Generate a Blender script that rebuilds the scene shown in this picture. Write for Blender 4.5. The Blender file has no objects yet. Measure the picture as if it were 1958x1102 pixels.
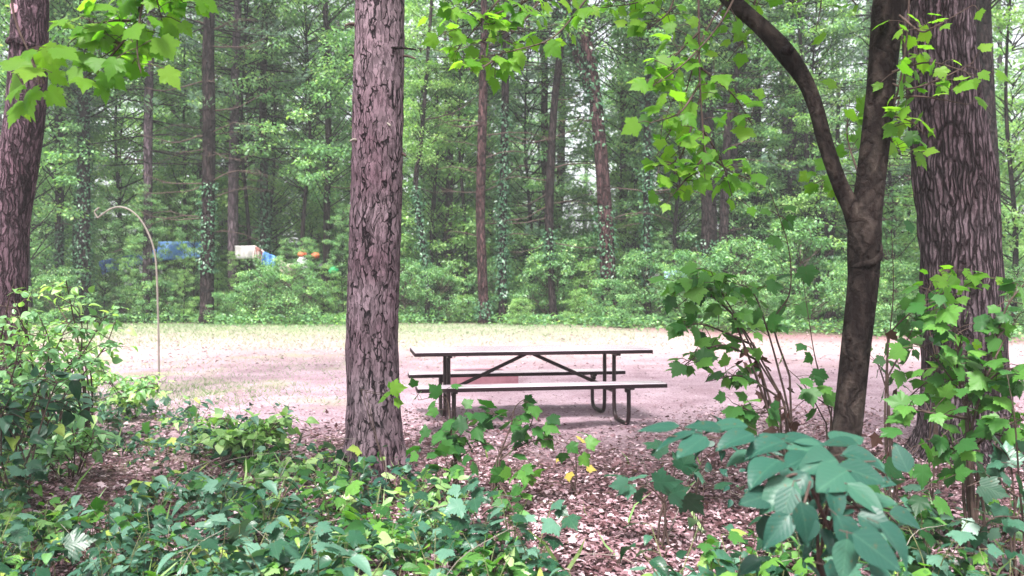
import bpy, math, random
import numpy as np
from mathutils import Vector, noise as mnoise
R = np.random.default_rng(7)
random.seed(7)
H, F, CX, CY = 1.38, 1600.0, 979.0, 551.0
sc = bpy.context.scene
col = sc.collection

# ------------------------------------------------------------------ helpers
def sstep(a, b, x):
    t = np.clip((x - a) / (b - a), 0, 1)
    return t * t * (3 - 2 * t)

def gz(x, y):
    x = np.asarray(x, float); y = np.asarray(y, float)
    z = 0.34 * sstep(12, 24, y) + 1.2 * sstep(26, 90, y)
    near = 1 - sstep(7, 11, y)
    z = z + near * (0.035 * np.sin(x * 1.7 + 1.3) * np.cos(y * 1.3) + 0.02 * np.sin(x * 4.1 + y * 2.7))
    z = z + 0.12 * sstep(25, 30, y) * np.sin(x * .7) * np.cos(y * .5)
    z = z + 0.16 * sstep(2.0, 5.0, -x - 1) * near
    return z

def shore(x):
    """how much nearer the far edge of the clearing runs at x"""
    return 4.2 * sstep(1.0, 7.0, np.asarray(x, float)) + .9 * np.sin(np.asarray(x) * .75) + .35 * np.sin(np.asarray(x) * 2.3 + 1)

def P(px, py, d):
    return np.array([(px - CX) / F * d, d, H - (py - CY) / F * d])

def G(px, d):
    x = (px - CX) / F * d
    return np.array([x, d, float(gz(x, d))])

class MB:
    """collects vertices / faces / tint, builds ONE mesh object"""
    def __init__(s):
        s.V = []; s.F = []; s.T = []; s.M = []; s.U = []; s.n = 0
    def add(s, V, F, tint=0.5, mi=0, uv=None):
        V = np.asarray(V, np.float32).reshape(-1, 3); F = np.asarray(F, np.int32)
        s.V.append(V); s.F.append(F + s.n)
        s.T.append(np.broadcast_to(np.asarray(tint, np.float32), (len(V),)).copy())
        s.U.append(np.zeros((len(V), 2), np.float32) if uv is None else np.asarray(uv, np.float32))
        s.M.append(np.full(len(F), mi, np.int32)); s.n += len(V)
        return s
    def build(s, name, mats, parent=None, smooth=True, world=True):
        me = bpy.data.meshes.new(name)
        V = np.concatenate(s.V)
        me.vertices.add(len(V)); me.vertices.foreach_set('co', V.ravel())
        loops = np.concatenate([f.ravel() for f in s.F])
        sizes = np.concatenate([np.full(len(f), f.shape[1], np.int32) for f in s.F])
        starts = np.concatenate([[0], np.cumsum(sizes)[:-1]]).astype(np.int32)
        me.loops.add(len(loops)); me.loops.foreach_set('vertex_index', loops)
        me.polygons.add(len(sizes)); me.polygons.foreach_set('loop_start', starts)
        me.polygons.foreach_set('loop_total', sizes)
        me.polygons.foreach_set('material_index', np.concatenate(s.M))
        me.polygons.foreach_set('use_smooth', np.full(len(sizes), smooth, bool))
        a = me.attributes.new('tint', 'FLOAT', 'POINT'); a.data.foreach_set('value', np.concatenate(s.T))
        a = me.attributes.new('blade', 'FLOAT_VECTOR', 'POINT'); U = np.concatenate(s.U); a.data.foreach_set('vector', np.c_[U, np.zeros(len(U), np.float32)].astype(np.float32).ravel())
        if not isinstance(mats, (list, tuple)): mats = [mats]
        for m in mats: me.materials.append(m)
        me.update(calc_edges=True); me.validate()
        o = bpy.data.objects.new(name, me); col.objects.link(o)
        if parent: o.parent = parent
        return o

def tag(o, label=None, cat=None, group=None, kind=None):
    if label: o['label'] = label
    if cat: o['category'] = cat
    if group: o['group'] = group
    if kind: o['kind'] = kind
    return o

def empty(name, loc, label, cat, group=None, rz=0):
    o = bpy.data.objects.new(name, None); col.objects.link(o)
    o.empty_display_size = .2
    o.location = loc; o.rotation_euler = (0, 0, rz)
    return tag(o, label, cat, group)

def cr(pts, n):
    """catmull-rom resample of an (k, m) array to n samples"""
    p = np.asarray(pts, float)
    if len(p) == 2: return p[0] + (p[1] - p[0]) * np.linspace(0, 1, n)[:, None]
    q = np.vstack([2 * p[0] - p[1], p, 2 * p[-1] - p[-2]])
    t = np.linspace(0, len(p) - 1 - 1e-6, n); i = t.astype(int); u = (t - i)[:, None]
    a, b, c, d = q[i], q[i + 1], q[i + 2], q[i + 3]
    return .5 * (2 * b + (c - a) * u + (2 * a - 5 * b + 4 * c - d) * u * u + (3 * b - a - 3 * c + d) * u ** 3)

def tube(mb, pts, r, sides=8, mi=0, tint=.5, rough=0, cap=True, seed=0):
    p = np.asarray(pts, float); n = len(p)
    r = np.broadcast_to(np.asarray(r, float), (n,))
    t = np.gradient(p, axis=0); t /= np.linalg.norm(t, axis=1)[:, None] + 1e-9
    m = t.mean(0); ref = np.array([0, 1., 0]) if abs(m[1]) < .7 * np.linalg.norm(m) + 1e-6 else np.array([1., 0, 0])
    a = np.cross(t, ref); a /= np.linalg.norm(a, axis=1)[:, None] + 1e-9
    b = np.cross(t, a)
    th = np.linspace(0, 2 * np.pi, sides, endpoint=False)
    rr = r[:, None] * np.ones(sides)
    if rough:
        g = np.random.default_rng(seed + 11)
        for k in range(1, 5):
            ph = g.uniform(0, 6.28, 2); f = g.uniform(.6, 3.0) * k
            s_ = np.linspace(0, 1, n)[:, None] * f * 6
            rr = rr * (1 + rough / k * np.sin(th[None] * k + ph[0] + s_ * .5) * np.cos(s_ + ph[1] + th[None]))
    V = p[:, None] + a[:, None] * (np.cos(th)[None, :, None] * rr[..., None]) + b[:, None] * (np.sin(th)[None, :, None] * rr[..., None])
    V = V.reshape(-1, 3)
    i = np.arange(n - 1)[:, None] * sides; j = np.arange(sides)[None]; k = (j + 1) % sides
    Fq = np.stack([i + j, i + k, i + sides + k, i + sides + j], -1).reshape(-1, 4)
    mb.add(V, Fq, tint, mi)
    if cap:
        for e in (0, n - 1):
            ring = V[e * sides:(e + 1) * sides]; c = ring.mean(0)
            VV = np.vstack([ring, c]); jj = np.arange(sides)
            FF = np.stack([jj, (jj + 1) % sides, np.full(sides, sides)], -1)
            if e == 0: FF = FF[:, ::-1]
            mb.add(VV, FF, tint, mi)

def box(mb, c, s, rz=0, mi=0, bev=.006, axes=None, tint=.5):
    """bevelled box: centre, size"""
    sx, sy, sz = np.array(s) / 2; b = min(bev, sx * .45, sy * .45, sz * .45)
    V = []; 
    for X in (-1, 1):
        for Y in (-1, 1):
            for Z in (-1, 1):
                V += [(X * sx, Y * (sy - b), Z * (sz - b)), (X * (sx - b), Y * sy, Z * (sz - b)), (X * (sx - b), Y * (sy - b), Z * sz)]
    V = np.array(V)
    idx = lambda X, Y, Z, k: ((X > 0) * 4 + (Y > 0) * 2 + (Z > 0)) * 3 + k
    Fq = []; Ft = []
    for s_ in (-1, 1):
        Fq.append([idx(s_, -1, -1, 0), idx(s_, 1, -1, 0), idx(s_, 1, 1, 0), idx(s_, -1, 1, 0)][::s_])
        Fq.append([idx(-1, s_, -1, 1), idx(-1, s_, 1, 1), idx(1, s_, 1, 1), idx(1, s_, -1, 1)][::s_])
        Fq.append([idx(-1, -1, s_, 2), idx(1, -1, s_, 2), idx(1, 1, s_, 2), idx(-1, 1, s_, 2)][::s_])
        for t_ in (-1, 1):
            q = s_ * t_
            Fq.append([idx(s_, t_, -1, 0), idx(s_, t_, -1, 1), idx(s_, t_, 1, 1), idx(s_, t_, 1, 0)][::q])
            Fq.append([idx(s_, -1, t_, 0), idx(s_, 1, t_, 0), idx(s_, 1, t_, 2), idx(s_, -1, t_, 2)][::q])
            Fq.append([idx(-1, s_, t_, 1), idx(-1, s_, t_, 2), idx(1, s_, t_, 2), idx(1, s_, t_, 1)][::q])
            for u_ in (-1, 1):
                Ft.append([idx(s_, t_, u_, 0), idx(s_, t_, u_, 1), idx(s_, t_, u_, 2)][::q * u_])
    if rz:
        c_, s__ = math.cos(rz), math.sin(rz); V = V @ np.array([[c_, s__, 0], [-s__, c_, 0], [0, 0, 1]])
    V = V + np.array(c)
    n0 = mb.n
    mb.add(V, Fq, tint, mi)
    mb.F.append(np.array(Ft, np.int32) + n0); mb.M.append(np.full(len(Ft), mi, np.int32))

# ---- leaf templates: unit length along +Y, face normal +Z
def tpl_maple():
    h = [(0, 0), (.10, -.07), (.36, -.07), (.36, .04), (.47, .10), (.40, .18), (.50, .22), (.63, .42), (.50, .43), (.46, .54), (.30, .50), (.33, .64), (.24, .66), (.21, .78), (.12, .80)]
    pts = h + [(0, 1.02)] + [(-x, y) for x, y in h[:0:-1]]
    pts = np.array(pts); V = np.zeros((len(pts) + 1, 3)); V[:-1, :2] = pts; V[-1] = (0, .28, 0)
    V[:, 2] = -.35 * V[:, 0] ** 2 - .22 * V[:, 1] ** 2 + .10 * np.abs(V[:, 0])
    n = len(pts); F = [(i, (i + 1) % n, n) for i in range(n)]
    return V, np.array(F)
def tpl_maple_lo():
    h = [(0, 0), (.38, -.05), (.40, .18), (.6, .43), (.32, .50), (.27, .7)]
    pts = h + [(0, 1.0)] + [(-x, y) for x, y in h[:0:-1]]
    pts = np.array(pts); V = np.zeros((len(pts) + 1, 3)); V[:-1, :2] = pts; V[-1] = (0, .28, 0)
    V[:, 2] = -.35 * V[:, 0] ** 2 - .22 * V[:, 1] ** 2 + .10 * np.abs(V[:, 0])
    n = len(pts); return V, np.array([(i, (i + 1) % n, n) for i in range(n)])
def tpl_ovate(w=.36, rows=7, droop=.28, fold=.22):
    V = []; y = np.linspace(0, 1, rows + 1)
    wid = w * np.sin(np.pi * y ** .72) ** .85 * (1 - .25 * y); wid[-1] = 0; wid[0] = .02
    for yi, wi in zip(y, wid):
        for sx in (-1, -.5, 0, .5, 1): 
            x = sx * wi
            V.append((x, yi, fold * abs(x) - droop * yi * yi + .012 * math.sin(yi * 38) * abs(sx)))
    F = []
    for i in range(rows):
        for j in range(4):
            a = i * 5 + j; F.append((a, a + 1, a + 6)); F.append((a, a + 6, a + 5))
    return np.array(V), np.array(F)
def tpl_small():
    V = np.array([(0, 0, 0), (.22, .3, .07), (.26, .6, .05), (0, 1, -.12), (-.26, .6, .05), (-.22, .3, .07), (0, .5, -.03)])
    return V, np.array([(0, 1, 6), (1, 2, 6), (2, 3, 6), (3, 4, 6), (4, 5, 6), (5, 0, 6)])
def tpl_quad():
    V = np.array([(0, 0, 0), (.3, .45, .09), (0, 1, -.1), (-.3, .45, .09)])
    return V, np.array([(0, 1, 2), (0, 2, 3)])
def tpl_tuft(k=8, w=.05, seed=1):
    g = np.random.default_rng(seed); V = []; F = []
    for i in range(k):
        d = np.array([g.normal(0, .55), 1, g.normal(0, .35)]); d /= np.linalg.norm(d); d *= g.uniform(.7, 1.05)
        s = np.cross(d, g.normal(0, 1, 3)); s /= np.linalg.norm(s); n = len(V)
        o = np.array([0, g.uniform(-.3, .2), 0])
        V += [o - s * w, o + s * w, o + d]; F.append((n, n + 1, n + 2))
    return np.array(V), np.array(F)
MAPLE, MAPLO, OVATE, SMALL, QUAD, TUFT = tpl_maple(), tpl_maple_lo(), tpl_ovate(), tpl_small(), tpl_quad(), tpl_tuft()
OVFLAT = tpl_ovate(.40, 7, .16, .15)

def leaves(mb, tpl, pos, fwd, nrm, size, tint, mi=0, jit=0):
    V, Fc = tpl; pos = np.asarray(pos, float); n = len(pos)
    if n == 0: return
    f = np.asarray(fwd, float); f = f / (np.linalg.norm(f, axis=1)[:, None] + 1e-9)
    r = np.cross(f, nrm); r /= np.linalg.norm(r, axis=1)[:, None] + 1e-9
    u = np.cross(r, f)
    s = np.broadcast_to(np.asarray(size, float), (n,))
    wx = R.uniform(.78, 1.15, n) if jit else np.ones(n)
    zc = R.uniform(.2, 2.6, n) if jit else np.ones(n)
    W = pos[:, None] + s[:, None, None] * ((V[None, :, 0, None] * wx[:, None, None]) * r[:, None] + V[None, :, 1, None] * f[:, None] + V[None, :, 2, None] * zc[:, None, None] * u[:, None])
    FF = Fc[None] + (np.arange(n) * len(V))[:, None, None]
    tt = np.repeat(np.broadcast_to(tint, (n,)), len(V))
    mb.add(W.reshape(-1, 3), FF.reshape(-1, 3), tt, mi, np.tile(V[:, :2], (n, 1)))

def rdir(n, flat=1., g=None):
    g = g or R
    v = g.normal(0, 1, (n, 3)); v[:, 2] *= flat
    return v / np.linalg.norm(v, axis=1)[:, None]

# ------------------------------------------------------------------ materials
def mat(name):
    m = bpy.data.materials.new(name); m.use_nodes = True
    nt = m.node_tree; nt.nodes.clear()
    out = nt.nodes.new('ShaderNodeOutputMaterial')
    return m, nt, out
def N(nt, t, **kw):
    n = nt.nodes.new(t)
    for k, v in kw.items():
        if k in n.inputs: n.inputs[k].default_value = v
        else: setattr(n, k, v)
    return n
def ramp(nt, stops):
    n = nt.nodes.new('ShaderNodeValToRGB'); e = n.color_ramp.elements
    while len(e) < len(stops): e.new(.5)
    for i, (p, c) in enumerate(stops):
        e[i].position = p; e[i].color = (*c, 1)
    return n
def leaf_mat(name, stops, trans=.35, rough=.42, spec=.5, tcol=1.6, veins=True):
    m, nt, out = mat(name); L = nt.links.new
    a = N(nt, 'ShaderNodeAttribute', attribute_name='tint')
    tc = N(nt, 'ShaderNodeTexCoord'); no = N(nt, 'ShaderNodeTexNoise', Scale=3.0, Detail=2.0)
    L(tc.outputs['Object'], no.inputs['Vector'])
    ad = N(nt, 'ShaderNodeMath', operation='MULTIPLY_ADD'); L(no.outputs[0], ad.inputs[0]); ad.inputs[1].default_value = .35
    sb = N(nt, 'ShaderNodeMath', operation='SUBTRACT'); L(a.outputs['Fac'], sb.inputs[0]); sb.inputs[1].default_value = .175
    L(sb.outputs[0], ad.inputs[2])
    r = ramp(nt, stops); L(ad.outputs[0], r.inputs[0])
    p = N(nt, 'ShaderNodeBsdfPrincipled'); p.inputs['Roughness'].default_value = rough
    p.inputs['Specular IOR Level'].default_value = spec * .6
    if veins:
        bl = N(nt, 'ShaderNodeAttribute', attribute_name='blade'); sp = N(nt, 'ShaderNodeSeparateXYZ'); L(bl.outputs['Vector'], sp.inputs[0])
        def mm(op, a_, b_=0.0, c_=0.0):
            n = N(nt, 'ShaderNodeMath', operation=op)
            for i_, v_ in enumerate((a_, b_, c_)):
                if hasattr(v_, 'links'): L(v_, n.inputs[i_])
                else: n.inputs[i_].default_value = v_
            return n.outputs[0]
        ax = mm('ABSOLUTE', sp.outputs[0])
        mid = mm('LESS_THAN', ax, .014)
        saw = mm('FRACT', mm('MULTIPLY', mm('SUBTRACT', sp.outputs[1], mm('MULTIPLY', mm('POWER', ax, .85), .9)), 7.0))
        side = mm('LESS_THAN', saw, .09); vm = mm('MAXIMUM', mid, mm('MULTIPLY', side, .55))
        bp = N(nt, 'ShaderNodeBump'); bp.inputs['Distance'].default_value = .0012; bp.inputs['Strength'].default_value = .5
        L(mm('MULTIPLY', mm('ABSOLUTE', mm('SUBTRACT', saw, .56)), -1.0), bp.inputs['Height']); L(bp.outputs[0], p.inputs['Normal'])
        vx = N(nt, 'ShaderNodeMix', data_type='RGBA', blend_type='ADD'); L(mm('MULTIPLY', vm, .28), vx.inputs[0]); L(r.outputs[0], vx.inputs[6]); vx.inputs[7].default_value = (.05, .09, .05, 1)
        sn = N(nt, 'ShaderNodeTexNoise', Scale=70.0, Detail=3.0); L(tc.outputs['Object'], sn.inputs['Vector'])
        sr = ramp(nt, [(.66, (0, 0, 0)), (.72, (1, 1, 1))]); L(sn.outputs[0], sr.inputs[0]); sm = N(nt, 'ShaderNodeMix', data_type='RGBA')
        L(mm('MULTIPLY', sr.outputs[0], .75), sm.inputs[0]); L(vx.outputs[2], sm.inputs[6]); sm.inputs[7].default_value = (.09, .055, .02, 1)
        L(sm.outputs[2], p.inputs['Base Color'])
    else: L(r.outputs[0], p.inputs['Base Color'])
    t = N(nt, 'ShaderNodeBsdfTranslucent')
    mu = N(nt, 'ShaderNodeMix', data_type='RGBA', blend_type='MULTIPLY'); mu.inputs[0].default_value = 1
    L(r.outputs[0], mu.inputs[6]); mu.inputs[7].default_value = (tcol * 1.1, tcol * 1.25, tcol * .45, 1)
    L(mu.outputs[2], t.inputs['Color'])
    mx = N(nt, 'ShaderNodeMixShader'); mx.inputs[0].default_value = trans
    L(p.outputs[0], mx.inputs[1]); L(t.outputs[0], mx.inputs[2]); L(mx.outputs[0], out.inputs[0])
    return m
def bark_mat(name, light, dark, sx=14, sz=3.2, edge=.16, bump=.03, patch=None, rough=.85, warp=.055, open_=.55):
    m, nt, out = mat(name); L = nt.links.new
    tc = N(nt, 'ShaderNodeTexCoord')
    no = N(nt, 'ShaderNodeTexNoise', Scale=7.0, Detail=4.0)
    L(tc.outputs['Object'], no.inputs['Vector'])
    mixv = N(nt, 'ShaderNodeMix', data_type='RGBA', blend_type='LINEAR_LIGHT'); mixv.inputs[0].default_value = warp
    L(tc.outputs['Object'], mixv.inputs[6]); L(no.outputs['Color'], mixv.inputs[7])
    mp = N(nt, 'ShaderNodeMapping'); mp.inputs['Scale'].default_value = (sx, sx, sz)
    L(mixv.outputs[2], mp.inputs['Vector'])
    v = N(nt, 'ShaderNodeTexVoronoi', feature='DISTANCE_TO_EDGE', Scale=1.0); L(mp.outputs[0], v.inputs['Vector'])
    vc = N(nt, 'ShaderNodeTexVoronoi', feature='F1', Scale=1.0); L(mp.outputs[0], vc.inputs['Vector'])
    nb = N(nt, 'ShaderNodeTexNoise', Scale=1.0, Detail=5.0, Roughness=.65); mpb = N(nt, 'ShaderNodeMapping'); mpb.inputs['Scale'].default_value = (sx * .7, sx * .7, sz * .9)
    L(tc.outputs['Object'], mpb.inputs['Vector']); L(mpb.outputs[0], nb.inputs['Vector'])
    ob = N(nt, 'ShaderNodeMath', operation='MULTIPLY_ADD'); L(nb.outputs[0], ob.inputs[0]); ob.inputs[1].default_value = open_; ob.inputs[2].default_value = -.46 * open_
    dd = N(nt, 'ShaderNodeMath', operation='ADD'); L(v.outputs['Distance'], dd.inputs[0]); L(ob.outputs[0], dd.inputs[1])
    fr = ramp(nt, [(0, (0, 0, 0)), (edge, (1, 1, 1))]); L(dd.outputs[0], fr.inputs[0])
    n2 = N(nt, 'ShaderNodeTexNoise', Scale=26.0, Detail=6.0, Roughness=.7)
    mp2 = N(nt, 'ShaderNodeMapping'); mp2.inputs['Scale'].default_value = (1.6, 1.6, .45)
    L(tc.outputs['Object'], mp2.inputs['Vector']); L(mp2.outputs[0], n2.inputs['Vector'])
    hv = N(nt, 'ShaderNodeMath', operation='MULTIPLY_ADD'); L(n2.outputs[0], hv.inputs[0]); hv.inputs[1].default_value = .75
    L(fr.outputs[0], hv.inputs[2])
    cr_ = ramp(nt, [(.25, dark), (.85, tuple((a + b) / 2 for a, b in zip(light, dark))), (1.45 / 1.75, light)])
    sc_ = N(nt, 'ShaderNodeMath', operation='MULTIPLY'); L(hv.outputs[0], sc_.inputs[0]); sc_.inputs[1].default_value = .62
    L(sc_.outputs[0], cr_.inputs[0])
    # broad patches of tone
    n3 = N(nt, 'ShaderNodeTexNoise', Scale=2.2, Detail=3.0); L(tc.outputs['Object'], n3.inputs['Vector'])
    pr = ramp(nt, [(.35, (0, 0, 0)), (.68, (1, 1, 1))]); L(n3.outputs[0], pr.inputs[0])
    mx = N(nt, 'ShaderNodeMix', data_type='RGBA', blend_type='MULTIPLY'); L(pr.outputs[0], mx.inputs[0])
    L(cr_.outputs[0], mx.inputs[6]); mx.inputs[7].default_value = (*(patch or (.62, .60, .60)), 1)
    hs = N(nt, 'ShaderNodeMix', data_type='RGBA', blend_type='MULTIPLY'); hs.inputs[0].default_value = .35
    L(mx.outputs[2], hs.inputs[6]); L(vc.outputs['Color'], hs.inputs[7])
    hsv = N(nt, 'ShaderNodeHueSaturation'); hsv.inputs['Saturation'].default_value = .9; L(mx.outputs[2], hsv.inputs['Color'])
    vr = N(nt, 'ShaderNodeMapRange'); sp = N(nt, 'ShaderNodeSeparateColor'); L(vc.outputs['Color'], sp.inputs[0])
    L(sp.outputs[0], vr.inputs[0]); vr.inputs[3].default_value = .75; vr.inputs[4].default_value = 1.2
    L(vr.outputs[0], hsv.inputs['Value'])
    p = N(nt, 'ShaderNodeBsdfPrincipled'); p.inputs['Roughness'].default_value = rough; p.inputs['Specular IOR Level'].default_value = .08
    L(hsv.outputs[0], p.inputs['Base Color'])
    bp = N(nt, 'ShaderNodeBump'); bp.inputs['Strength'].default_value = 1.0; bp.inputs['Distance'].default_value = bump
    L(hv.outputs[0], bp.inputs['Height']); L(bp.outputs[0], p.inputs['Normal']); L(p.outputs[0], out.inputs[0])
    return m
def plain_mat(name, c1, c2, scale=8, rough=.6, spec=.4, stretch=(1, 1, 1), bump=0, metal=0, detail=5.0, coat=0):
    m, nt, out = mat(name); L = nt.links.new
    tc = N(nt, 'ShaderNodeTexCoord'); mp = N(nt, 'ShaderNodeMapping'); mp.inputs['Scale'].default_value = stretch
    no = N(nt, 'ShaderNodeTexNoise', Scale=float(scale), Detail=detail, Roughness=.65)
    L(tc.outputs['Object'], mp.inputs[0]); L(mp.outputs[0], no.inputs['Vector'])
    r = ramp(nt, [(.3, c1), (.7, c2)]); L(no.outputs[0], r.inputs[0])
    p = N(nt, 'ShaderNodeBsdfPrincipled'); p.inputs['Roughness'].default_value = rough
    p.inputs['Specular IOR Level'].default_value = spec; p.inputs['Metallic'].default_value = metal
    p.inputs['Coat Weight'].default_value = coat
    L(r.outputs[0], p.inputs['Base Color'])
    if bump:
        bp = N(nt, 'ShaderNodeBump'); bp.inputs['Distance'].default_value = bump; L(no.outputs[0], bp.inputs['Height']); L(bp.outputs[0], p.inputs['Normal'])
    L(p.outputs[0], out.inputs[0]); return m

M = {}
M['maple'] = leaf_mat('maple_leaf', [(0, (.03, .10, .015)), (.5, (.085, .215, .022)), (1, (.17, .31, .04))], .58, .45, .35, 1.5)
M['maple2'] = leaf_mat('deep_green_maple_leaf', [(0, (.010, .048, .016)), (.5, (.034, .12, .026)), (1, (.11, .26, .045))], .4, .45, .4, 1.4)  # deeper green leaf colour than the other maple
M['blue'] = leaf_mat('glaucous_leaf', [(0, (.006, .03, .014)), (.35, (.018, .068, .036)), (.62, (.048, .125, .085)), (.82, (.11, .21, .15)), (.9, (.08, .20, .04)), (1, (.26, .34, .07))], .2, .34, .55, 1.2)
M['big'] = leaf_mat('broad_leaf', [(0, (.008, .036, .024)), (.6, (.015, .062, .045)), (.9, (.03, .095, .06)), (1, (.06, .13, .04))], .18, .42, .42, 1.2)
M['wood_leaf'] = leaf_mat('woodland_leaf', [(0, (.045, .12, .055)), (.4, (.12, .255, .11)), (.75, (.235, .41, .20)), (.9, (.33, .52, .17)), (1, (.50, .62, .30))], .40, .32, .6, 1.3, False)
M['light_leaf'] = leaf_mat('pale_woodland_leaf', [(0, (.10, .20, .07)), (.5, (.19, .34, .12)), (1, (.36, .50, .22))], .42, .34, .55, 1.35)
M['needle'] = leaf_mat('pine_needle', [(0, (.08, .15, .12)), (.5, (.15, .25, .205)), (1, (.27, .38, .32))], .35, .5, .35, 1.1, False)
M['ivy'] = leaf_mat('ivy_leaf', [(0, (.02, .07, .03)), (.5, (.05, .13, .07)), (1, (.10, .2, .11))], .2, .32, .6, 1.2, False)
M['litter'] = leaf_mat('dead_leaf', [(0, (.02, .009, .010)), (.3, (.09, .04, .045)), (.55, (.25, .145, .17)), (1, (.60, .47, .52))], .12, .6, .3, 1.0, False)
M['yellow'] = leaf_mat('yellowed_leaf', [(0, (.35, .26, .05)), (1, (.6, .5, .12))], .3, .5, .3, 1.0)
M['dead'] = leaf_mat('withered_leaf', [(0, (.04, .018, .015)), (1, (.12, .06, .05))], .15, .6, .2, 1.0)
M['grass'] = leaf_mat('grass_blade', [(0, (.04, .12, .03)), (.5, (.10, .20, .07)), (1, (.22, .28, .14))], .3, .5, .3, 1.2, False)
M['pine_bark'] = bark_mat('pine_bark', (.215, .15, .18), (.016, .011, .015), 29, 7.0, .085, .018, (.62, .48, .54), warp=.05, open_=.6)
M['oak_bark'] = bark_mat('oak_bark', (.165, .12, .14), (.018, .011, .013), 30, 3.6, .22, .03, warp=.028, patch=(.70, .60, .62), open_=.5)
M['left_bark'] = bark_mat('purplish_bark', (.15, .088, .115), (.018, .009, .013), 26, 2.6, .2, .02, (.72, .66, .68))
M['maple_bark'] = bark_mat('maple_bark', (.10, .078, .066), (.010, .006, .006), 11, 3.6, .5, .012, (.30, .25, .24), warp=.12)
M['red_bark'] = bark_mat('reddish_bark', (.11, .055, .058), (.012, .006, .007), 14, 3, .2, .03, (.7, .6, .6))
M['dark_bark'] = bark_mat('dark_bark', (.05, .033, .034), (.008, .005, .006), 12, 3, .2, .03, (.6, .6, .6))
M['gray_bark'] = bark_mat('greyish_bark', (.15, .11, .13), (.03, .02, .025), 12, 3, .2, .02, (.8, .75, .78))
M['twig'] = plain_mat('twig_bark', (.035, .022, .02), (.09, .06, .05), 20, .8, .2)
M['greentwig'] = plain_mat('green_stem', (.07, .10, .04), (.14, .13, .06), 20, .7, .3)
M['coat'] = plain_mat('sky_sheen_board', (.46, .37, .43), (.58, .49, .55), 5, .27, .7, (1, 14, 14), .0006, coat=.35)  # bright sky reflection on the boards worked into the pale base colour
M['edge'] = plain_mat('dark_board_edge', (.010, .004, .006), (.020, .008, .012), 6, .6, .2)
M['pipe'] = plain_mat('brown_painted_steel', (.012, .005, .007), (.028, .012, .014), 12, .45, .3)
M['block'] = plain_mat('rusty_block', (.20, .085, .11), (.28, .13, .16), 9, .85, .2, bump=.004)
M['blockrim'] = plain_mat('pale_block_rim', (.36, .20, .24), (.44, .27, .31), 9, .85, .2, bump=.003)
M['ash'] = plain_mat('ash', (.05, .045, .045), (.22, .2, .2), 12, .95, .1, bump=.01)
M['pole'] = plain_mat('pale_pole', (.15, .13, .11), (.23, .20, .175), 9, .6, .3, (1, 1, .3))

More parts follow.
